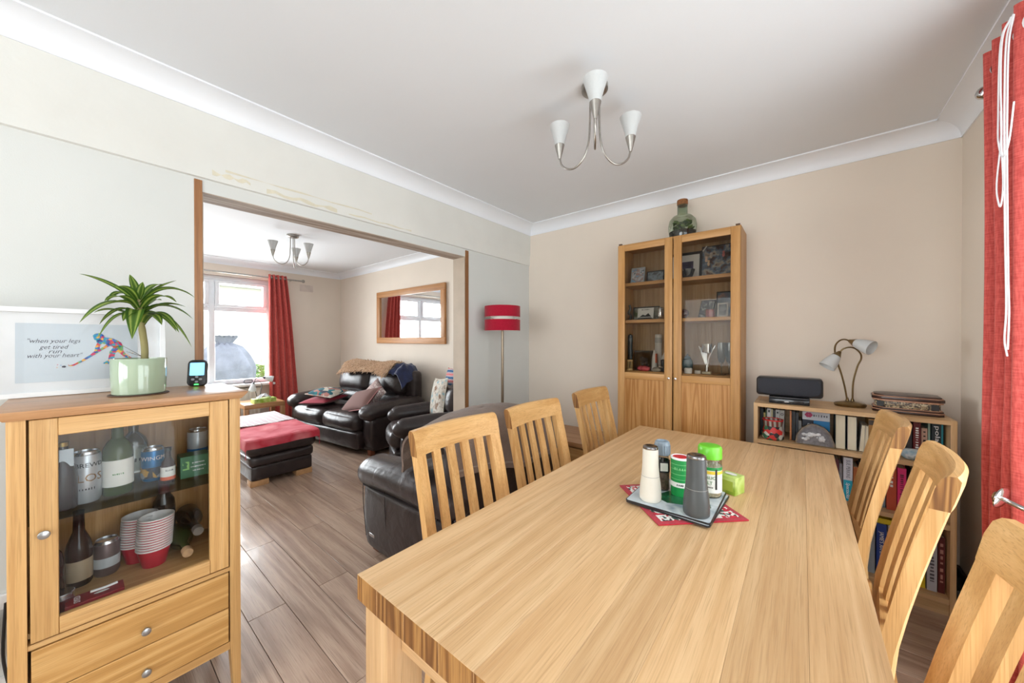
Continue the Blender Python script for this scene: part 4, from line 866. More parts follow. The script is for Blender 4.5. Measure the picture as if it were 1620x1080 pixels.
# middle shelf
for x0, w, h, c, lb, tx in ((-.19, .03, .2, (60, 70, 90), 'slate blue hardback at the end of the middle bookcase shelf', None), (-.155, .028, .21, (150, 60, 50), 'brick red hardback beside the slate blue one', None), (-.122, .024, .19, (210, 200, 180), 'cream paperback beside the brick red hardback', None), (-.093, .03, .205, (40, 60, 56), 'bottle green hardback on the middle shelf', None), (-.058, .022, .2, (180, 150, 60), 'ochre paperback on the middle shelf', None), (-.03, .03, .21, (90, 90, 100), 'lead grey hardback on the middle shelf', None), (.005, .026, .2, (196, 110, 60), 'tan orange paperback on the middle shelf', None), (.036, .028, .21, (70, 40, 60), 'plum hardback on the middle shelf', None), (.068, .024, .2, (30, 80, 120), 'cobalt paperback on the middle shelf', None), (.096, .022, .195, (206, 190, 176), 'pale pink paperback on the middle shelf', None),
                          (.122, .018, .215, (176, 150, 140), 'dusty rose paperback by the maroon book', None), (.142, .014, .21, (92, 28, 40), 'thin maroon book by the white and teal spine', None), (.158, .012, .19, (130, 126, 130), 'thin silver grey book by the white and teal spine', None)): book(B, x0, w, h, lb, c, 2.645, txt=tx)
book(B, .173, .036, .232, 'white hardback spine with a teal lower half', (206, 204, 210), 2.625, .15, txt='SUE PERKINS', tc=mat('grey_ink', (90, 90, 100), .5), band=(.0, .48, (16, 158, 184)))
text('Spectacles', .02, WINK, bpy.data.objects[[o.name for o in bpy.data.objects if o.get('label', '').startswith('white hardback spine with')][0]], (0, -.0018, .056), (0, 0, -1), (1, 0, 0), shear=.3, width=.085)
for x0, w, h, c, lb in ((.213, .02, .185, (178, 96, 40), 'burnt orange paperback beside the teal spine'), (.235, .006, .19, (40, 40, 46), 'very thin black book beside the burnt orange one'), (.243, .024, .2, (76, 62, 58), 'dark brown hardback behind the slatted chair'), (.269, .024, .2, (150, 140, 130), 'stone grey hardback behind the slatted chair'), (.295, .022, .19, (60, 46, 52), 'dark plum paperback behind the slatted chair'), (.32, .013, .18, (120, 140, 156), 'thin steel blue book beside the orange cookery book')): book(B, x0, w, h, lb, c, 2.64)
book(B, .336, .034, .215, 'orange red cookery book lettered in white', (196, 78, 44), 2.625, .15, txt='~~~~~', band=(0, .02, (196, 78, 44))); book(B, .373, .03, .222, 'hot pink hardback spine with dark lettering', (226, 36, 120), 2.62, .15, txt='~~~~ ~~ ~~~~~~~', tc=mat('maroon_ink', (110, 20, 60), .5))
book(B, .43, .03, .21, 'black hardback in the shadow beside the hot pink one', (22, 20, 24), 2.70)
# bottom shelf
for x0, w, h, c, lb in ((-.18, .035, .26, (190, 186, 180), 'light grey album at the end of the bottom shelf'), (-.14, .03, .25, (60, 40, 36), 'chocolate brown album on the bottom shelf'), (-.1, .03, .26, (40, 80, 70), 'sea green album on the bottom shelf'), (-.06, .034, .25, (176, 40, 40), 'scarlet album on the bottom shelf'), (-.02, .03, .24, (220, 206, 170), 'ivory album on the bottom shelf'), (.02, .034, .26, (50, 56, 90), 'indigo album on the bottom shelf'), (.06, .03, .25, (120, 100, 80), 'fawn album on the bottom shelf'), (.1, .034, .26, (30, 30, 34), 'black album on the bottom shelf'), (.14, .03, .25, (170, 120, 60), 'caramel album on the bottom shelf'), (.176, .034, .26, (90, 120, 140), 'dusty blue album on the bottom shelf'), (.215, .03, .25, (206, 200, 196), 'off-white album beside the dusty blue one')): book(Cc, x0, w, h, lb, c, 2.65, .18)
book(Cc, .252, .042, .255, 'pale photo-covered cookbook beside the blue spine', (150, 160, 168), 2.62, .19); book(Cc, .299, .036, .268, 'royal blue cookery book with big white spine lettering', (28, 62, 146), 2.615, .19, txt="JAMIE'S 30-MINUTE ME")
o = book(Cc, .34, .04, .268, 'white cookery book with a dark disc on its spine', (212, 208, 200), 2.615, .19); G().lathe([(.008, 0), (.015, 0), (.015, .001), (.008, .001)], 20, T(0, 0, .225) @ RX(90)).out('spine_disc', mat('olive_ink', (80, 76, 50), .5), o)
t = thing('book', 'bright yellow book lying flat on top of the upright cookery books', 'book', (.335, 2.625, Cc + .2692), 0, BG); G().box(-.04, .05, 0, .17, 0, .004).box(-.04, .05, 0, .17, .021, .025).box(-.04, .05, 0, .003, .004, .021).out('cover', mat('yellow_cover', (236, 208, 20), .45), t); G().box(-.038, .048, .003, .166, .004, .021).out('pages', PAGES, t)
book(Cc, .395, .034, .25, 'teal grey annual beside the yellow spine', (86, 110, 110), 2.66, .17); book(Cc, .433, .034, .21, 'yellow spined cookbook with black dots at the bookcase end', (226, 200, 30), 2.62, .19, txt='~~', tc=INK); book(Cc, .472, .032, .268, 'white spined cookbook with smudged grey letters', (186, 188, 196), 2.615, .19, txt='~~~~ ~~~ ~~~', tc=mat('grey_ink', (90, 90, 100), .5)); book(Cc, .508, .022, .268, 'dark red cookbook against the bookcase side', (96, 34, 32), 2.62, .18, txt='~~~~~~~', tc=mat('pale_red_ink', (180, 130, 120), .5))

# --- on top of the bookcase
BT = .9225
t = thing('centre_speaker', 'long black centre speaker on a small black stand box', 'speaker', (-.065, 2.70, BT))
G().soft((0, .0, .096), (.312, .11, .112), .018, (0, 0, 0), 7, fn=lambda p, q: Vector((p.x, p.y * (1 + .25 * q[2] * 0), p.z))).out('cabinet', mat('speaker_shell', (40, 40, 44), .35), t); G().prism(rrect(.29, .09, .03), 0, .006, Matrix(((1, 0, 0, 0), (0, 0, -1, -.052), (0, 1, 0, .098), (0, 0, 0, 1))), .002).out('grille', mat('grille_cloth', (44, 46, 54), .8, 0, .1, 300), t)
t2 = thing('set_top_box', 'small glossy black box under the long speaker', 'box', (-.062, 2.69, BT)); G().box(-.094, .094, -.068, .06, 0, .028, .003).out('case', mat('gloss_black', (26, 28, 34), .15), t2); G().box(-.094, .094, -.06, .055, .028, .0385, .002).out('lid', BLACK, t2); G().lathe([(0, 0), (.004, 0), (.004, .001), (0, .001)], 12, T(.065, -.068, .014) @ RX(90)).out('socket', INK, t2); G().box(-.02, .0, -.0686, -.068, .011, .015).out('badge', ALU, t2)
t = thing('table_lamp', 'antique brass two-armed table lamp with white glass tulip shades', 'lamp', (.208, 2.765, BT)); BRASS = mat('antique_brass', (132, 112, 78), .3, .9, .12, 30)
G().lathe([(0, 0), (.06, 0), (.063, .004), (.066, .014), (.06, .02), (.02, .03), (0, .031)], 36, sx=1.05, sy=.8).out('base', BRASS, t)
L = lambda pts: [(x - .208, y, z - .922) for x, y, z in pts]
G().tube(spline(L([(.197, 0, .95), (.186, 0, 1.03), (.17, 0, 1.11), (.155, 0, 1.168), (.144, 0, 1.226), (.146, -.01, 1.268), (.163, -.02, 1.294), (.182, -.03, 1.301), (.204, -.035, 1.292)]), 5), .0042, 8).out('arm', BRASS, t)
G().tube(spline(L([(.218, 0, .95), (.221, 0, 1.06), (.238, 0, 1.15), (.252, 0, 1.19), (.249, -.005, 1.222), (.227, -.01, 1.25), (.202, -.015, 1.256), (.178, -.02, 1.247), (.162, -.022, 1.228)]), 5), .0042, 8).out('arm', BRASS, t)
for x in (-.011, .010): G().lathe([(.004, .026), (.009, .03), (.006, .042), (.0035, .05)], 14, T(x, 0, 0)).out('arm_collar', BRASS, t)
def aim(o, d): return T(*o) @ Vector((0, 0, 1)).rotation_difference(Vector(d).normalized()).to_matrix().to_4x4()
OPAL = frosted('opal_glass')
for o_, d_ in (((.162, -.022, 1.228), (-.055, -.03, -.085)), ((.204, -.035, 1.292), (.085, -.06, -.04))):
    M = aim(L([o_])[0], d_); G().lathe([(0, -.004), (.008, -.004), (.012, .006), (.022, .026), (.02, .028)], 20, M).out('shade_holder', BRASS, t)
    s_ = G().lathe([(.0195, .024), (.026, .04), (.035, .075), (.039, .105), (.0375, .105), (.0335, .075), (.024, .04), (.018, .026)], 28, M).out('shade', OPAL, t); G().ball((0, 0, .055), (.014, .014, .024), 8, M).out('bulb', frosted('bulb_glass', (248, 248, 244), .3), s_)
t = thing('inlaid_box', 'low wooden chest inlaid with a fine mosaic, lamp beside it', 'box', (.415, 2.735, BT), R_(-4))
def cham(w, d, c): return [(-w / 2 + c, -d / 2), (w / 2 - c * .5, -d / 2), (w / 2, -d / 2 + c * .5), (w / 2, d / 2 - c), (w / 2 - c, d / 2), (-w / 2 + c, d / 2), (-w / 2, d / 2 - c), (-w / 2, -d / 2 + c)]
WD = mat('dark_rosewood', (62, 36, 26), .3, 0, .25, 20); LT = mat('light_inlay', (190, 140, 110), .4, 0, .15, 60)
MOS = patches('mosaic', [(150, 130, 100), (70, 60, 54), (190, 176, 146), (50, 44, 42), (120, 100, 76)], 190, .4)
for z0, z1, w, m, nm in ((0, .012, .245, WD, 'plinth'), (.012, .016, .249, LT, 'inlay_line'), (.016, .024, .243, WD, 'moulding'), (.024, .027, .238, LT, 'inlay_line'), (.027, .06, .224, MOS, 'side'), (.06, .068, .242, LT, 'inlay_line'), (.068, .082, .25, WD, 'lid'), (.082, .086, .244, LT, 'inlay_line'), (.086, .092, .232, WD, 'lid_top')): G().prism(cham(w, w * .72, .035), z0, z1, bev=.001).out(nm, m, t)
for s_ in (-1, 1): G().box(s_ * .093 - .014, s_ * .093 + .012, -.082, -.0795, .03, .057).out('corner_block', mat('black_inlay', (26, 28, 30), .3), t)

# ------------------------------------------------------------------ things on the dining table
tz = TZ + .0006
t = thing('woven_mat', 'red bordered patchwork mat lying diagonally under the placemats', 'mat', (-.315, 1.237, tz), R_(45))
G().soft((0, 0, .002), (.278, .278, .004), .0018, n=5).out('red_border', fabric('red_weave', (190, 22, 48)), t)
k = 0
for i in range(7):
    for j in range(7):
        if (i + j) % 2 == 0 or i in (0, 6) or j in (0, 6):
            a, b = -.122 + i * .035, -.122 + j * .035; G().box(a + .001, a + .034, b + .001, b + .034, .0042, .0052).out('patch', [patches('floral_cotton', [(232, 228, 222), (206, 40, 60), (236, 234, 230), (40, 60, 60), (230, 226, 222)], 120, .8), patches('leaf_cotton', [(236, 232, 226), (60, 80, 70), (228, 220, 214), (190, 40, 60)], 90, .8)][k % 2], t); k += 1
TM = .0058 + tz
for i, (dx, rz) in enumerate(((.004, -2.5), (0, 0))):
    t = thing('placemat', ('glossy placemat underneath, dark edge showing', 'glossy blue grey placemat on top, with a green leaf print')[i], 'placemat', (-.318 + dx, 1.243, TM + i * .0062), R_(rz))
    G().prism(rrect(.244, .265, .008), 0, .0045, bev=.0008).out('board', mat('black_edge', (30, 28, 30), .4), t); G().prism(rrect(.238, .259, .006), .0045, .0056).out('print', patches('misty_print', [(150, 170, 184), (188, 200, 208), (206, 214, 218), (140, 156, 170)], 9, .15, 'noise'), t)
G().prism([(-.06, -.05), (-.01, -.075), (.03, -.06), (.105, -.03), (.09, .02), (.02, .035), (-.03, .02)], .0056, .006).out('leaf_print', mat('deep_green_print', (34, 96, 62), .2, 0, .3, 20), t)
TM += .0124
def mill(label, loc, prof, cap, m):
    t = thing('pepper_mill', label, 'mill', loc); G().lathe([(0, 0), (prof[0][0] - .003, 0)] + prof, 36).out('body', m, t); G().lathe(cap, 36).out('top_cap', mat('steel_disc', (150, 150, 152), .22, 1, .05, 30), t)
    G().lathe([(prof[3][0] + .0003, prof[3][1] - .0006), (prof[3][0] + .0006, prof[3][1]), (prof[3][0] + .0003, prof[3][1] + .0006)], 36).out('seam', mat('seam_grey', (150, 150, 148), .5), t)
mill('ivory white salt mill with steel top', (-.376, 1.158, TM), [(.0325, .004), (.033, .014), (.031, .05), (.027, .078), (.0245, .11), (.0235, .158), (.0232, .163)], [(.0228, .163), (.0232, .165), (.0225, .17), (.019, .172), (0, .171)], mat('ivory_lacquer', (218, 214, 202), .3))
mill('dark grey pepper mill with steel top', (-.240, 1.146, TM), [(.0355, .004), (.036, .014), (.034, .05), (.03, .078), (.0275, .11), (.0262, .16), (.026, .165)], [(.0255, .165), (.026, .167), (.025, .172), (.021, .174), (0, .173)], mat('slate_lacquer', (72, 76, 78), .35))
t = thing('spice_grinder', 'clear salt grinder jar with grey ribbed cap', 'jar', (-.372, 1.268, TM)); G().lathe([(0, 0), (.021, 0), (.0235, .004), (.0235, .1), (.02, .11), (.02, .118)], 28).out('jar', glassm('jar_glass', (220, 224, 226), .2), t); G().lathe([(0, .003), (.021, .004), (.022, .06), (0, .064)], 20).out('salt', mat('pink_salt', (176, 142, 120), .8, 0, .25, 120, .6, 200), t); G().lathe([(.024, .062), (.0243, .062), (.0243, .1), (.024, .1)], 28).out('label', mat('dark_label', (40, 42, 46), .5), t)
G().box(.0, .0005, -.012, .012, .068, .095, M=RZ(-60) @ T(.0245, 0, 0)).out('label_panel', PAPER, t)
g = G(); g.lathe([(.0225, .118), (.025, .12), (.0245, .155), (.023, .162), (.019, .165), (.016, .16), (0, .158)], 28)
for k in range(20): a = k * PI / 10; g.box(-.0009, .0009, -.001, .0012, .122, .152, M=RZ(math.degrees(a)) @ T(0, .0248, 0))
g.out('ribbed_cap', mat('grey_blue_cap', (128, 142, 154), .35), t)
t = thing('gravy_tub', 'green cardboard tub with white text and red lid', 'tub', (-.312, 1.262, TM)); r = .0295
G().lathe([(0, 0), (r - .001, 0), (r, .003), (r, .118)], 32).out('tub', mat('green_card', (30, 142, 70), .4), t); G().lathe([(r, .118), (r + .001, .119), (r + .001, .124), (r - .003, .125), (r - .004, .121), (r - .004, .1205)], 32).out('rim', WHITE, t); G().lathe([(0, .1215), (r - .0045, .1215), (r - .006, .123), (r - .012, .1235), (0, .1225)], 30).out('red_lid', mat('red_lid', (206, 34, 48), .4), t)
for i in range(7): G().lathe([(r + .0003, .103 - i * .008), (r + .0007, .103 - i * .008), (r + .0007, .1045 - i * .008), (r + .0003, .1045 - i * .008)], 32).out('print_line', mat('pale_green_print', (120, 196, 130), .5), t) if i % 2 == 0 else None
a0 = math.atan2(-1.262, .312); text('~~~~~', .014, mat('pale_green_print', (0, 0, 0)), t, (0, 0, .09), (-math.sin(a0), math.cos(a0), 0), (0, 0, 1), wrap=r + .0012); G().lathe([(r + .0005, .03), (r + .0009, .03), (r + .0009, .046), (r + .0005, .046)], 32).out('white_band', PAPER, t); text('~~~~', .01, INK, t, (0, 0, .038), (-math.sin(a0), math.cos(a0), 0), (0, 0, 1), wrap=r + .0015)
t = thing('garlic_salt_jar', 'clear jar of garlic salt with bright lime green flip cap', 'jar', (-.236, 1.318, TM)); r = .0345
G().lathe([(0, 0), (r - .004, 0), (r, .006), (r, .118), (r - .003, .124)], 36).out('jar', glassm('jar_plastic', (232, 232, 228), .15), t); G().lathe([(0, .003), (r - .004, .004), (r - .001, .01), (r - .001, .1), (0, .104)], 30).out('granules', mat('garlic_granules', (224, 212, 184), .9, 0, .15, 150, .7, 250), t); G().lathe([(r + .0003, .018), (r + .0008, .018), (r + .0008, .1), (r + .0003, .1)], 36).out('label', PAPER, t)
G().lathe([(r + .0009, .09), (r + .0012, .09), (r + .0012, .1), (r + .0009, .1)], 36).out('green_band', mat('green_card', (0, 0, 0)), t); G().lathe([(r + .0009, .078), (r + .0012, .078), (r + .0012, .088), (r + .0009, .088)], 36).out('yellow_band', mat('yellow_print', (226, 196, 60), .5), t)
LIME = mat('lime_plastic', (112, 206, 52), .3); G().lathe([(r + .0005, .124), (r + .001, .126), (r + .0005, .158), (r - .003, .163), (r - .008, .1645), (0, .1635)], 36).out('cap', LIME, t)
a0 = math.atan2(-1.318, .236) - .2; U = (-math.sin(a0), math.cos(a0), 0); text('GARLIC', .014, mat('green_ink', (70, 130, 70), .5), t, (0, 0, .066), U, (0, 0, 1), wrap=r + .0014); text('SALT', .014, mat('green_ink', (0, 0, 0)), t, (0, 0, .05), U, (0, 0, 1), wrap=r + .0014); text('~~~~~~~~~', .007, INK, t, (0, 0, .036), U, (0, 0, 1), wrap=r + .0014)
G().box(.0, .0006, -.003, .003, .03, .095, M=RZ(math.degrees(a0) + 42) @ T(r + .001, 0, 0)).out('dark_stripe', INK, t)
t = thing('tissue_carton', 'small yellow green carton of tissues on the dining table', 'box', (-.192, 1.438, tz), R_(-20)); G().box(-.03, .03, -.03, .03, 0, .06, .002).out('carton', patches('lime_carton', [(150, 180, 60), (176, 204, 92), (196, 214, 130), (140, 172, 52)], 12, .5, 'noise'), t); G().prism([(.02 * math.cos(i * .524), .011 * math.sin(i * .524)) for i in range(12)], .0621, .0626).out('opening', PAPER, t); G().box(-.022, .022, -.0308, -.03, .012, .046).out('panel', mat('lime_panel', (168, 190, 70), .5), t)

# ------------------------------------------------------------------ ceiling lights
def pendant(loc, rot, label):
    t = thing('ceiling_light', label, 'ceiling light', (loc[0], loc[1], ZC), R_(rot))
    G().lathe([(0, 0), (.058, 0), (.058, -.02), (.05, -.026), (0, -.027)], 32).out('canopy', STEEL, t)
    for k in range(3):
        M = RZ(120 * k); r = .19
        pts = [(.022, 0, -.02), (.024, 0, -.14), (.03, 0, -.235), (.055, 0, -.3), (.1, 0, -.332), (.145, 0, -.325), (.178, 0, -.295), (r, 0, -.258)]
        G().tube(spline(pts, 6), .0046, 10, M=M).out('arm', STEEL, t)
        G().lathe([(.004, -.262), (.0065, -.262), (.0235, -.196), (.0225, -.194), (.004, -.255)], 24, M @ T(r, 0, 0)).out('shade_cup', STEEL, t)
        s_ = G().lathe([(.0215, -.2), (.0285, -.168), (.049, -.102), (.0475, -.102), (.027, -.168), (.02, -.199)], 32, M @ T(r, 0, 0)).out('shade', OPAL, t)
        G().ball((0, 0, -.158), (.013, .013, .026), 8, M @ T(r, 0, 0)).out('bulb', frosted('bulb_glass'), s_)
    return t
pendant((-.728, 1.475), -63, 'three-arm steel ceiling light with white glass cones over the dining table')
pendant((-4.31, 1.48), 39.35 - 8, 'three-arm steel ceiling light with white glass cones in the living room')

# ------------------------------------------------------------------ floor lamp and low chest in the corner
t = thing('floor_lamp', 'steel floor lamp with a two-tier crimson drum shade', 'lamp', (-1.975, 2.28, 0)); NICK = mat('lamp_nickel', (140, 126, 108), .28, .9, .08)
G().lathe([(0, 0), (.125, 0), (.128, .01), (.12, .02), (.03, .03), (.018, .05), (0, .05)], 36).out('base', NICK, t)
G().lathe([(.0115, .04), (.0115, .72), (.016, .724), (.016, .732), (.012, .737), (.012, .747), (.016, .752), (.016, .76), (.0115, .765), (.0105, 1.45), (0, 1.45)], 18).out('pole', NICK, t)
G().ball((0, 0, 1.5), (.028, .028, .045), 10).out('bulb', frosted('bulb_glass'), t)
RED = fabric('crimson_shade', (176, 22, 52), (150, 14, 40), 500)
for z0, z1 in ((1.376, 1.468), (1.492, 1.582)): 
    s_ = G().lathe([(.151, z0), (.151, z1), (.1495, z1), (.1495, z0)], 48).out('shade_tier', RED, t); G().lathe([(.1494, z0), (.1494, z1), (.148, z1), (.148, z0)], 48).out('lining', mat('white_lining', (232, 228, 222), .7), s_)
G().lathe([(.1, 1.462), (.1, 1.498), (.098, 1.498), (.098, 1.462)], 40).out('inner_drum', mat('white_lining', (0, 0, 0)), t)
g = G()
for k in range(3): a = R_(30 + k * 120); g.tube([(0, 0, 1.445), (.149 * math.cos(a), .149 * math.sin(a), 1.48)], .0018, 6)
g.out('shade_carrier', NICK, t)
t = thing('low_chest', 'low oak chest with plank top between the floor lamp and tall cabinet', 'chest', (-1.53, 2.668, 0))
for i in range(4): G().box(-.40, .40, -.238 + i * .117, -.238 + i * .117 + .1166, .468, .5, .0015, 1).out('top_board', oak(0, 'top'), t)
G().box(-.38, .38, -.205, .22, .06, .468).out('carcass', o0, t)
for x in (-.19, .19): dd = G().box(x - .18, x + .18, -.222, -.205, .26, .45, .002).out('drawer', o0, t); G().lathe([(0, 0), (.006, 0), (.006, .012), (.014, .02), (0, .024)], 14, T(x, -.222, .355) @ RX(90)).out('knob', STEEL, dd); dd = G().box(x - .18, x + .18, -.222, -.205, .075, .25, .002).out('drawer', o0, t); G().lathe([(0, 0), (.006, 0), (.006, .012), (.014, .02), (0, .024)], 14, T(x, -.222, .165) @ RX(90)).out('knob', STEEL, dd)
for x in (-.36, .36):
    for y in (-.2, .2): G().box(x - .02, x + .02, y - .02, y + .02, 0, .06).out('foot', o2, t)

# ------------------------------------------------------------------ red curtain at the patio window
CORAL = fabric('coral_linen', (208, 96, 88), (176, 66, 62), 260, .85, .4)
def curtain(name, label, axis, base, s0, s1, ztop, zbot, pitch, amp, grade, th=.004, mtl=None, nz=26, nu=90, ease=None):
    t = thing(name, label, 'curtain', (0, 0, 0))
    def f(u, v):
        z = ztop + (zbot - ztop) * v; a, b = grade(v); s_ = a + (b - a) * u; L_ = (s1 - s0) * u
        w = amp * math.sin(2 * PI * L_ / pitch + .4 * math.sin(3 * v + L_ * 5)) * (1 - .25 * v) + .012 * v * math.sin(11 * L_ / pitch + 5 * v)
        ex = ease(u, v) if ease else 0
        return Vector((base + w + ex, s_, z)) if axis == 'x' else Vector((s_, base + w + ex, z))
    G().sheet(f, nu, nz, th).out('drape', mtl or CORAL, t, 60); return t
t = curtain('curtain', 'coral red eyelet curtain at the patio window, partly hooked back', 'x', .552, 0, .80, 2.33, .03, .19, .05, lambda v: (2.13 - .03 * v, 1.80 + .05 * math.exp(-((v - .66) / .2) ** 2)), nu=120)
for q in range(7):
    y_ = 2.11 - q * .045; G().lathe([(.02, -.004), (.031, -.004), (.033, 0), (.031, .004), (.02, .004), (.019, 0), (.02, -.004)], 24, T(.545 + .0, y_, 2.262) @ RX(90) @ RY(0)).out('eyelet', CHROME, t)
t = thing('curtain_rod', 'chrome curtain rod with round end above the patio window', 'rod', (.545, 0, 2.262)); G().tube([(0, 2.235, 0), (0, -1.0, 0)], .0125, 14).out('rod', CHROME, t); G().lathe([(0, -.004), (.018, -.004), (.024, .004), (.024, .014), (.016, .02), (.012, .016), (0, .014)], 24, T(0, 2.23, 0) @ RX(-90)).out('end_cap', CHROME, t)
for y_ in (2.19, .5, -.9): G().tube([(0, y_, 0), (.095, y_, 0)], .007, 8).out('bracket', CHROME, t)
t = thing('curtain_holdback', 'chrome disc holdback hooking the red curtain', 'holdback', (.485, 1.85, .80)); G().lathe([(0, .006), (.024, .005), (.034, .0), (.0355, -.004), (.03, -.008), (.012, -.012), (0, -.012)], 32, RZ(-35) @ RY(-78)).out('disc', CHROME, t); G().lathe([(0, .012), (.012, .012), (.017, .008), (.02, .004)], 24, RZ(-35) @ RY(-78)).out('boss', CHROME, t); G().tube(spline([(0, 0, 0), (.05, -.07, -.012), (.12, -.1, -.012), (.188, -.1, 0)]), .008, 10).out('stem', CHROME, t)
t = thing('blind_cord', 'bundle of white blind cords looped over the curtain rod', 'cord', (.492, 1.815, 0)); CORD = mat('white_cord', (236, 236, 240), .5)
for pts in ([(0, .0, 2.29), (-.012, .02, 2.24), (-.012, .03, 2.1), (-.01, .03, 1.95), (-.012, .055, 1.80), (-.012, .04, 1.735), (-.014, .015, 1.72), (-.014, .0, 1.78), (-.012, .02, 1.9), (-.012, .028, 2.02)],
            [(.0, -.01, 2.29), (-.01, .0, 2.22), (-.01, .01, 2.05), (-.012, .0, 1.85), (-.012, -.01, 1.6), (-.012, -.02, 1.4), (-.012, -.01, 1.3), (-.012, -.03, 1.25)],
            [(.0, -.015, 2.285), (-.008, -.01, 2.2), (-.01, -.01, 2.0), (-.012, -.02, 1.8), (-.01, -.025, 1.5), (-.012, -.04, 1.38), (-.01, -.025, 1.27)],
            [(.0, .005, 2.292), (-.014, .025, 2.23), (-.014, .04, 2.0), (-.014, .035, 1.92), (-.014, .0, 1.865), (-.014, -.04, 1.9), (-.014, -.07, 2.0)]):
    G().tube(spline(pts, 6), .002, 6).out('cord', CORD, t)
for k in range(3): G().lathe([(.030 + k * .003, -.003), (.034 + k * .003, 0), (.030 + k * .003, .003), (.027 + k * .003, 0), (.030 + k * .003, -.003)], 24, T(.06, -.01 + k * .008, 2.262) @ RX(90)).out('cord_loop', CORD, t)
t = thing('router_box', 'low black box on the floor between the bookcase and the curtain', 'box', (.597, 2.74, 0)); G().box(-.025, .025, -.08, .08, .0, .1, .006).out('case', BLACK, t); G().box(-.026, -.0255, -.05, .05, .03, .034).out('grey_line', mat('line_grey', (120, 124, 130), .4), t)

# ------------------------------------------------------------------ leather seating (front faces -Y)
WOODF = mat('foot_wood', (120, 66, 40), .45, 0, .15, 20, ani=(1, 1, 8))
STITCH = mat('leather_piping', (34, 28, 30), .4)
def wrinkle(p, t, k=.006):
    n = noise.noise(Vector((p.x * 7 + 3, p.y * 9, p.z * 5))); m = noise.noise(Vector((p.x * 19, p.y * 17, p.z * 11 + 5)))
    return p + Vector((0, 0, 0)) + Vector((n, m, n)) * k
def seating(name, label, cat, loc, rz, w, n, dep=.88, aw=.2, ah=.55, sh=.44, bh=.88, back=True):
    t = thing(name, label, cat, loc, R_(rz)); f = -dep / 2; iw = w - 2 * aw
    G().soft((0, .04, .165), (w - .05, dep - .1, .23), .03, n=9).out('base', LEATHER, t)
    G().soft((0, f + .05, .165), (iw + .04, .1, .2), .03, (0, .012, 0), 9, fn=wrinkle).out('front_panel', LEATHER, t)
    for i in range(n):
        cw = iw / n; cx = -iw / 2 + cw * (i + .5)
        c = G().soft((cx, f + .30, sh - .09), (cw - .004, .64, .19), .07, (0, .03, .032), 15, fn=wrinkle).out('seat_cushion', LEATHER, t)
        y = f + .012; G().tube(spline([(cx - cw / 2 + .05, y + .03, sh - .04), (cx - cw / 4, y - .004, sh - .03), (cx, y - .014, sh - .025), (cx + cw / 4, y - .004, sh - .03), (cx + cw / 2 - .05, y + .03, sh - .04)], 6), .004, 6).out('piping', STITCH, c)
        if back:
            M = T(cx, dep / 2 - .22, sh + .02) @ RX(-9); tz_ = bh - sh - .185
            G().soft((0, .02, .06), (cw - .006, .2, .18), .07, (0, .015, .01), 11, M, wrinkle).out('lumbar_roll', LEATHER, t)
            G().soft((0, .03, tz_ - .02), (cw - .004, .24, .34), .1, (0, .035, .02), 15, M, wrinkle).out('back_cushion', LEATHER, t)
    if back: G().soft((0, dep / 2 - .08, bh / 2 + .03), (w - .12, .15, bh - .1), .06, (0, .01, .01), 11).out('back_frame', LEATHER, t)
    for s_ in (-1, 1):
        cx = s_ * (w / 2 - aw / 2)
        G().soft((cx, .03, .235), (aw - .03, dep - .07, .37), .035, (.008, .01, 0), 11, fn=lambda p, q: wrinkle(Vector((p.x, p.y + .05 * (q[2] < 0) * q[2] * q[2] * (q[1] < 0), p.z)), q, .004)).out('arm_panel', LEATHER, t)
        r = G().soft((cx, -.005, ah - .075), (aw + .03, dep - .02, .17), .082, (.004, .02, .012), 15, fn=lambda p, q: wrinkle(p + Vector((0, 0, .025 * math.sin((q[1] + 1) * 1.4))), q, .006)).out('arm_pad', LEATHER, t)
        G().tube(spline([(cx + s_ * (aw / 2 - .006), f + .10, ah - .132), (cx + s_ * (aw / 2 + .004), f + .3, ah - .128), (cx + s_ * (aw / 2 + .004), .2, ah - .118), (cx + s_ * (aw / 2 - .006), dep / 2 - .1, ah - .12)], 6), .005, 6).out('piping', STITCH, r)
        for y in (f + .12, dep / 2 - .1): G().box(cx - .03, cx + .03, y - .03, y + .03, 0, .06, .004).out('foot', WOODF, t)
    return t
seating('leather_sofa', 'two-seat dark brown leather sofa under the wall mirror', 'sofa', (-4.557, 2.296, 0), 7.4, 1.74, 2, bh=.92)
B = seating('leather_armchair', 'dark brown leather armchair draped with a grey brown throw', 'armchair', (-1.705, 1.552, 0), -90, .94, 1, .90, .2, .555, .44, .82)
# metal tag, seams on the visible arm
G().box(.455, .459, -.30, -.24, .13, .15, .002, 1).out('maker_tag', ALU, B)
for y in (-.36, -.12): G().tube(spline([(.4545 + .008, y, .44), (.462, y + .005, .3), (.458, y + .03, .12)], 6), .0022, 6).out('seam', STITCH, B)
seating('leather_armchair', 'dark brown leather armchair beside the sofa, patterned cushions on it', 'armchair', (-2.95, 2.31, 0), -27.7, .80, 1, .82, .15, .56, .45, .86)

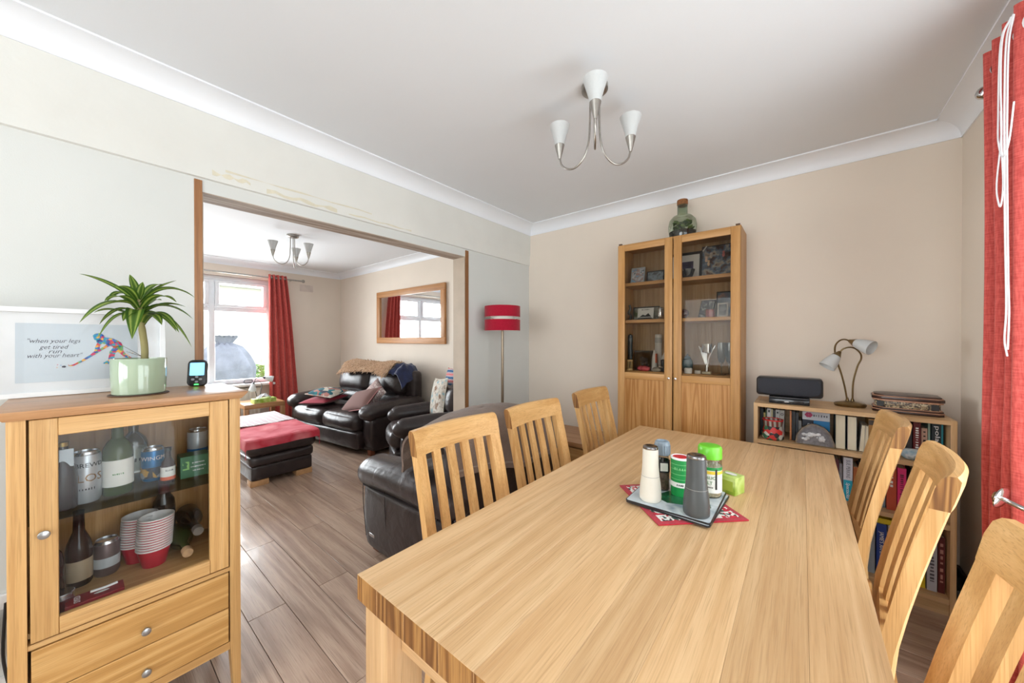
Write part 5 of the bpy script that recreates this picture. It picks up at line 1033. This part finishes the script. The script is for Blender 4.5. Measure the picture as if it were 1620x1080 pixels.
# grey brown throw over the armchair back (world: back of chair runs along Y)
t = thing('throw_blanket', 'grey brown plush throw hanging over the armchair back', 'blanket', (-1.435, 1.55, 0))
THROW = mat('plush_taupe', (132, 115, 105), .95, 0, .14, 6, .5, 160, spec=.1, sheen=.15)
def thr(u, v):
    yy = -.475 + .95 * v; e = abs(2 * v - 1); top = .905 - .075 * (e ** 2.2) - (.02 if v > .5 else 0) * e
    hw = .205 - .02 * e; low_f = .60 + .03 * math.sin(7 * v); low_b = .60 + .035 * math.sin(5 * v + 1) + .03 * e
    L1, L2, L3 = top - .1 - low_f, .48, top - .1 - low_b; L_ = u * (L1 + L2 + L3)
    if L_ < L1: x, z = -hw - .01, low_f + L_
    elif L_ < L1 + L2:
        a = PI * (1 - (L_ - L1) / L2); x, z = (hw + .005) * math.cos(a), top - .1 + .1 * math.sin(a)
    else: x, z = hw + .012, top - .1 - (L_ - L1 - L2)
    q = Vector((x, yy, z)); n = noise.noise(Vector((u * 5, v * 6, 1))) * .014 + noise.noise(Vector((u * 13, v * 15, 4))) * .006
    return q + Vector((n * (1 if x > 0 else -1) + (.012 if z < top - .12 else 0) * math.sin(16 * v) * (1 if x > 0 else -1) * .7, 0, abs(n) * .7))
G().sheet(thr, 54, 48, .012).out('plush_cloth', THROW, t, 70)
def hem(v): p = thr(1, v); return p + Vector((.004, 0, .03))
G().tube([hem(i / 40) for i in range(41)], .006, 6).out('hem', mat('plush_hem', (146, 132, 122), .95), t)
G().box(.182, .186, .02, .03, .545, .585, .001, 1).out('care_label', WHITE, t)

# cushions
def cushion(name, label, loc, w, h, th, rot, m, trim=None):
    t = thing(name, label, 'cushion', loc); t.rotation_euler = tuple(R_(a) for a in rot)
    g = G(); pillow(g, w, h, th); g.out('cover', m, t, 75)
    if trim:
        pts = [];
        for k in range(40):
            a = k / 40 * 4; s_ = int(a); q = 2 * (a - s_) - 1; x, y = ((q, -1), (1, q), (-q, 1), (-1, -q))[s_]
            pts.append((x * w / 2 * (1 - .07 * (1 - y * y)), y * h / 2 * (1 - .07 * (1 - x * x)), 0))
        G().tube(pts, .005, 6, True).out('piping', trim, t)
FLOW = patches('teal_floral', [(38, 120, 128), (196, 190, 176), (60, 70, 84), (176, 120, 110), (210, 206, 196), (40, 100, 112)], 16, .8)
cushion('cushion', 'plain dark red cushion lying on the sofa seat', (-4.84, 2.03, .522), .42, .42, .10, (5, -4, 20), fabric('dark_red_velvet', (158, 34, 56)))
cushion('cushion', 'teal floral cushion lying on the dark red one', (-4.80, 2.05, .612), .36, .36, .10, (6, 6, 30), FLOW, mat('cream_piping', (220, 214, 200), .8))
cushion('cushion', 'taupe pink cushion propped against the sofa arm', (-4.09, 2.12, .575), .54, .34, .12, (42, -12, 4), patches('dusty_weave', [(122, 90, 84), (140, 106, 98), (106, 78, 74)], 30, .9, 'X'), mat('pink_piping', (176, 120, 120), .8))
cushion('cushion', 'small cream embroidered cushion against the sofa back', (-4.21, 2.37, .62), .30, .30, .10, (62, 35, -6), patches('cream_embroidery', [(206, 192, 180), (190, 170, 164), (150, 120, 120), (214, 204, 194)], 40, .9, 'noise'))
cushion('cushion', 'cream cushion with pale blue zigzags on the armchair seat', (-2.995, 2.42, .68), .40, .42, .11, (80, -6, -20), patches('blue_zigzag', [(212, 204, 192), (110, 164, 184), (196, 186, 170), (214, 208, 198), (140, 112, 90)], 13, .9, 'noise'), mat('cream_piping', (0, 0, 0)))
cushion('cushion', 'knitted cushion with red, white and blue bands behind the cream one', (-2.955, 2.555, .77), .42, .46, .10, (80, -4, -24), patches('knit_bands', [(196, 24, 48), (222, 216, 208), (190, 20, 44), (30, 84, 130), (226, 222, 216), (30, 84, 130)], 4.2, .95, 'Y', None, .3))
# fur throw on the sofa back, blue throw beside it
ca, sa = math.cos(R_(7.4)), math.sin(R_(7.4))
def sofa_pt(x, y, z): return Vector((-4.557 + ca * x - sa * y, 2.296 + sa * x + ca * y, z))
t = thing('fur_throw', 'shaggy light brown fur rug laid along the sofa back', 'blanket', (0, 0, 0))
def furs(u, v):
    x = -.46 + 1.0 * v; y = .40 - .33 * u; e = .02 * math.sin(9 * v) + .03 * noise.noise(Vector((u * 3, v * 5, 2)))
    drop = max(0, (u - .62)) ** 1.5 * (.42 + .18 * math.sin(5 * v + 2)); z = .955 + .03 * math.sin(PI * min(1, u * 1.3)) - drop + e * .6
    return sofa_pt(x, y - .03 * math.sin(8 * v) * u, z)
FUR = mat('tan_fur', (176, 142, 112), 1, 0, .2, 20, sheen=.6, spec=.1)
G().sheet(furs, 26, 40, .03).out('hide', FUR, t, 70)
g = G(); random.seed(21)
for k in range(2600):
    u, v = random.random(), random.random(); p = furs(u, v); a = random.uniform(0, 2 * PI); d = Vector((math.cos(a) * .5 + sa * .6, math.sin(a) * .5 - .7, .35 - .8 * u)).normalized(); l_ = random.uniform(.045, .075)
    s_ = d.orthogonal().normalized() * .010; q = d.cross(s_).normalized() * .010; p = p + Vector((0, 0, .014)); vv = [g.b.verts.new(p + s_), g.b.verts.new(p - s_ * .5 + q), g.b.verts.new(p - s_ * .5 - q), g.b.verts.new(p + d * l_ + Vector((0, 0, -.01)))]
    for a_, b_ in ((0, 1), (1, 2), (2, 0)): g.b.faces.new((vv[a_], vv[b_], vv[3]))
o = g.out('fur_tufts', patches('fur_strands', [(164, 128, 100), (206, 172, 142), (226, 198, 170), (176, 140, 112)], 60, 1, 'noise'), t); o['kind'] = 'stuff'
t = thing('blue_throw', 'crumpled navy blue throw over the corner of the sofa back', 'blanket', (0, 0, 0))
def bl(u, v):
    x = .50 + .27 * v; y = .41 - .30 * u; z = .955 + .025 * math.sin(PI * u) - max(0, u - .6) * .22 - max(0, v - .7) ** 1.3 * .9 + .022 * noise.noise(Vector((u * 6, v * 6, 9))) + .01 * math.sin(14 * v + 6 * u)
    return sofa_pt(x, y - .01 * math.sin(12 * v), z)
G().sheet(bl, 24, 24, .014).out('cloth', mat('navy_velvet', (26, 40, 82), .8, 0, .25, 14, .4, 60, sheen=.5), t, 70)

# ------------------------------------------------------------------ ottoman with its cloths
t = thing('ottoman', 'long dark leather ottoman on wooden block feet', 'ottoman', (-4.33, 1.195, 0)); hx, hy = .62, .262
G().soft((0, 0, .115), (2 * hx - .02, 2 * hy - .02, .13), .02, n=9).out('lower_panel', LEATHER, t)
G().soft((0, 0, .222), (2 * hx, 2 * hy, .10), .035, (.008, .008, 0), 11, fn=wrinkle).out('middle_band', LEATHER, t)
G().soft((0, 0, .335), (2 * hx + .04, 2 * hy + .04, .145), .055, (.012, .012, .01), 15, fn=wrinkle).out('top_cushion', LEATHER, t)
for x in (-hx + .07, hx - .07):
    for y in (-hy + .08, hy - .08): G().box(x - .05, x + .05, y - .07, y + .07, 0, .05, .003).out('foot', mat('pale_foot', (196, 150, 104), .5, 0, .1, 20), t)
def cloth(name, label, x0, x1, m, lift, dropx, sag, seed, hang=.09):
    t = thing(name, label, 'blanket', (-4.33, 1.195, 0))
    def f(u, v):
        L_ = (hy + .032) * 2; tot = L_ + 2 * hang; s_ = v * tot - hang; z = .418 + lift; yy = s_ - L_ / 2
        if s_ < 0: yy = -L_ / 2 - .004; z += s_
        elif s_ > L_: yy = L_ / 2 + .004; z -= s_ - L_
        x = x0 + (x1 - x0) * u
        ex = max(0, x - (hx + .03))
        if ex > 0: x = hx + .034; z -= ex
        n = noise.noise(Vector((u * 5 + seed, v * 7, seed))) * .006
        return Vector((x + n * .6, yy * (1 + .01 * math.sin(9 * u)), z + n + sag * math.sin(6 * v + seed) * .004))
    G().sheet(f, 34, 44, .005).out('cloth', m, t, 60); return t
cloth('red_cloth', 'faded red cloth spread over the end of the ottoman', .0, .72, patches('faded_red', [(196, 70, 84), (206, 92, 104), (186, 44, 62), (214, 120, 126)], 3, .85, 'noise'), .006, 1, 1, 3, .085)
cloth('striped_blanket', 'pale blanket with thin pink stripes on the ottoman', -.60, .04, patches('pale_stripes', [(206, 200, 202), (196, 150, 160), (212, 206, 206), (150, 150, 164), (214, 208, 206)], 5, .9, 'Y', (1, 1.2, 1)), .016, 0, 1, 8, .06)

# ------------------------------------------------------------------ side table with tissues and lamp
t = thing('side_table', 'small chunky oak side table by the curtain', 'table', (-5.72, 1.56, 0)); O1 = oak(1, 'top')
G().box(-.22, .22, -.23, .23, .40, .46, .003).out('top', O1, t)
for x in (-.195, .195):
    for y in (-.205, .205): G().box(x - .025, x + .025, y - .025, y + .025, 0, .40, .002).out('leg', oak(2, 'top'), t)
G().box(-.2, .2, -.2, .2, .12, .14).out('lower_shelf', O1, t)
t = thing('tissue_box', 'flat yellow green tissue box with a white tissue sticking out', 'box', (-5.61, 1.57, .4605), R_(5)); G().box(-.06, .06, -.13, .13, 0, .055, .002).out('carton', patches('lime_carton', [(0, 0, 0)] * 2), t)
g = G(); g.grid(lambda u, v: Vector(((u - .5) * .07, (v - .5) * .16, .056 + .065 * (1 - abs(2 * v - 1)) ** .7 * (1 - .5 * abs(2 * u - 1)) + .012 * math.sin(14 * v + 9 * u))), 10, 16); g.out('tissue', mat('tissue_white', (244, 246, 250), .9), t)
t = thing('side_lamp', 'dark wire two-headed lamp with white glass shades on the side table', 'lamp', (-5.80, 1.56, .4605)); GUN = mat('gunmetal', (84, 84, 88), .3, .8)
G().lathe([(0, 0), (.06, 0), (.062, .006), (.03, .018), (0, .02)], 26).out('base', GUN, t)
G().tube(spline([(0, -.01, .01), (0, -.03, .12), (0, -.05, .22), (0, -.03, .30), (0, .02, .325), (0, .06, .315)], 6), .004, 8).out('arm', GUN, t); G().tube(spline([(0, .01, .01), (0, .03, .14), (0, .04, .22), (0, .01, .265), (0, -.04, .265), (0, -.055, .25)], 6), .004, 8).out('arm', GUN, t)
for o_, d_ in (((0, .06, .315), (.05, .12, -.035)), ((0, -.055, .25), (.05, -.03, -.12))):
    M = aim(o_, d_); G().lathe([(0, -.004), (.01, -.004), (.022, .022), (.02, .024)], 18, M).out('shade_holder', GUN, t); G().lathe([(.019, .02), (.028, .045), (.04, .085), (.042, .115), (.04, .115), (.037, .085), (.026, .045)], 24, M).out('shade', OPAL, t)
# ------------------------------------------------------------------ window wall: curtain, rod, radiator, vent, sill bits
t = curtain('curtain', 'coral red eyelet curtain beside the living room window', 'x', -6.165, 0, .66, 2.275, .04, .16, .038, lambda v: (1.79 + .01 * v, 2.02 + .19 * v ** .8), th=.004, mtl=CORAL, nu=80)
for q in range(4): G().lathe([(.02, -.004), (.031, -.004), (.031, .004), (.02, .004), (.02, -.004)], 20, T(-6.165, 1.82 + q * .055, 2.228) @ RX(90)).out('eyelet', STEEL, t)
t = thing('curtain_rod', 'thin steel curtain rod above the living room window', 'rod', (-6.165, 0, 2.228)); G().tube([(0, -1.1, 0), (0, 2.25, 0)], .0115, 12).out('rod', STEEL, t); G().lathe([(0, 0), (.012, 0), (.024, .012), (.026, .024), (.018, .04), (0, .046)], 20, T(0, 2.245, 0) @ RX(-90)).out('finial', STEEL, t)
for y_ in (2.12, -1.0): G().tube([(0, y_, 0), (-.133, y_, 0)], .007, 8).out('bracket', STEEL, t)
t = thing('radiator', 'white ribbed panel radiator under the living room window', 'radiator', (XW + .03, .9, .12)); RW = mat('radiator_enamel', (228, 222, 212), .4)
G().box(0, .05, -.8, .8, 0, .46, .006).out('panel', RW, t)
for k in range(32): G().box(.05, .058, -.785 + k * .05, -.755 + k * .05, .03, .43, .004, 1).out('rib', RW, t)
G().box(-.004, .062, -.805, .805, .46, .475, .003).out('top_grille', RW, t); G().tube([(.02, .78, -.01), (.02, .82, -.06), (.02, .82, -.115)], .008, 8).out('pipe', STEEL, t)
t = thing('air_vent', 'small white louvred air vent high on the wall by the curtain', 'vent', (XW, 2.365, 2.14)); G().box(0, .006, -.1, .1, -.055, .055, .002).out('plate', mat('vent_cream', (214, 200, 190), .6), t)
for k in range(5): G().box(.006, .011, -.088, .088, -.043 + k * .02, -.033 + k * .02, .001, 1).out('louvre', mat('vent_cream', (0, 0, 0)), t)
t = thing('sill_clock', 'small dark clock on the window sill', 'clock', (XW + .03, 1.56, WZ0 + .0005)); G().prism(rrect(.11, .062, .02), -.015, .015, MY(0, .031), .002).out('case', mat('grey_case', (92, 90, 96), .4), t); G().prism(rrect(.085, .034, .008), .015, .017, MY(0, .034)).out('face', mat('pale_face', (170, 166, 170), .3), t)
t = thing('sill_figure', 'tiny dark animal ornament lying on the window sill', 'ornament', (XW + .03, 1.24, WZ0 + .0005)); g = G(); g.soft((0, 0, .014), (.04, .12, .026), .012, (0, .004, .003), 6); g.ball((0, -.065, .022), (.014, .016, .013), 7); g.out('body', mat('dark_ornament', (70, 66, 72), .4), t)
# ------------------------------------------------------------------ mirror
t = thing('wall_mirror', 'wide oak framed mirror hanging above the sofa', 'mirror', (-4.25, YB, 1.63)); mw, mh, mb = .80, .385, .085
MO = wood('mirror_oak', (166, 110, 62), (190, 136, 86), (204, 152, 102), axis=0, rough=.45); MO2 = wood('mirror_oak_v', (166, 110, 62), (190, 136, 86), (204, 152, 102), axis=2, rough=.45)
for z in (-mh, mh - mb): G().box(-mw, mw, -.035, -.004, z, z + mb, .004).out('frame_rail', MO, t)
for x in (-mw, mw - mb): G().box(x, x + mb, -.035, -.004, -mh + mb, mh - mb, .004).out('frame_stile', MO2, t)
G().box(-mw + mb, mw - mb, -.016, -.008, -mh + mb, mh - mb).out('mirror_glass', mat('silvered_glass', (240, 242, 244), .01, 1, .005), t)

# ------------------------------------------------------------------ outside the living room window
struct(G().box(-40, XW - .26, -20, 25, -.35, -.25).out('ground', patches('lawn_and_paving', [(120, 140, 92), (150, 160, 120), (170, 166, 150), (132, 150, 100)], .6, .95, 'noise')))
t = thing('covered_motorbike', 'bulky thing under a gathered grey weather cover outside the window', 'covered bike', (-9.0, 1.85, -.25))
def cov(u, v):
    a = 2 * PI * u; r = (.50 if v < .55 else .50 * (1 - ((v - .55) / .45) ** 1.6 * .82)) * (1 + .1 * math.sin(7 * a + 5 * v) * (.3 + v)); z = 1.62 * v
    if v > .9: r = .1 + .12 * (v - .9) / .1
    return Vector((r * math.cos(a) * .75, r * math.sin(a), z + .02 * math.sin(9 * a)))
g = G(); g.grid(cov, 64, 22, closed=True); g.lathe([(0, 1.6), (.2, 1.62)], 20); g.out('cover', mat('grey_tarpaulin', (120, 124, 138), .6, 0, .12, 6, .3, 20), t); G().lathe([(.10, 1.44), (.115, 1.46), (.1, 1.48)], 20, sx=.8).out('tie', mat('tie_grey', (84, 88, 100), .6), t)
t = thing('garden_fence', 'pale timber garden fence across the front lawn', 'fence', (-14, 2, -.25))
for k in range(30): G().box(-.01, .01, -3 + k * .202, -3 + k * .202 + .19, .05, 1.0, .003, 1).out('slat', mat('pale_timber', (206, 200, 186), .8, 0, .1, 10), t)
for z in (.25, .8): G().box(-.05, -.01, -3, 3.05, z, z + .08).out('rail', mat('pale_timber', (0, 0, 0)), t)
random.seed(4)
t = thing('garden_shrub', 'low green shrub growing in front of the pale fence', 'shrub', (-11.5, 3.05, -.25)); g = G()
for k in range(500):
    a, e, q = random.uniform(0, 2 * PI), random.uniform(0, 1), random.uniform(.3, .5); p = Vector((math.cos(a) * q * (1 - e * .5), math.sin(a) * q * (1 - e * .5), .1 + e * .75)); M = T(*p) @ RZ(random.uniform(0, 360)) @ RX(random.uniform(20, 80)); g.prism([(-.05, 0), (0, -.03), (.06, 0), (0, .03)], 0, .004, M)
o = g.out('foliage', mat('shrub_leaf', (120, 160, 84), .7, 0, .25, 4), t); o['kind'] = 'stuff'; G().tube([(0, 0, 0), (.02, 0, .5)], [.03, .015], 8).out('stem', mat('bark', (90, 74, 58), .9), t)
t = thing('neighbour_house', 'pale rendered house with a low roof across the street', 'house', (-24, 5, -.25)); G().box(-4, 0, -6, 6, 0, 4.4).out('wall', mat('pale_render', (226, 222, 216), .9, 0, .04, 2), t); G().prism([(-4.4, 4.4), (.4, 4.4), (-2, 6.2)], -6.3, 6.3, M=Matrix(((1, 0, 0, 0), (0, 0, 1, 0), (0, 1, 0, 0), (0, 0, 0, 1)))).out('roof', mat('hazed_roof', (196, 192, 190), .8, 0, .06, 8), t)  # house colours lightened to look hazy and overexposed
for y in (-4, -1.2, 1.6, 4.2):
    for z in (.9, 3.0): w_ = G().box(0, .04, y - .6, y + .6, z, z + 1.0).out('window', UPVC, t); G().box(.04, .05, y - .52, y + .52, z + .08, z + .92).out('pane', mat('hazed_house_glass', (196, 200, 204), .2), w_)
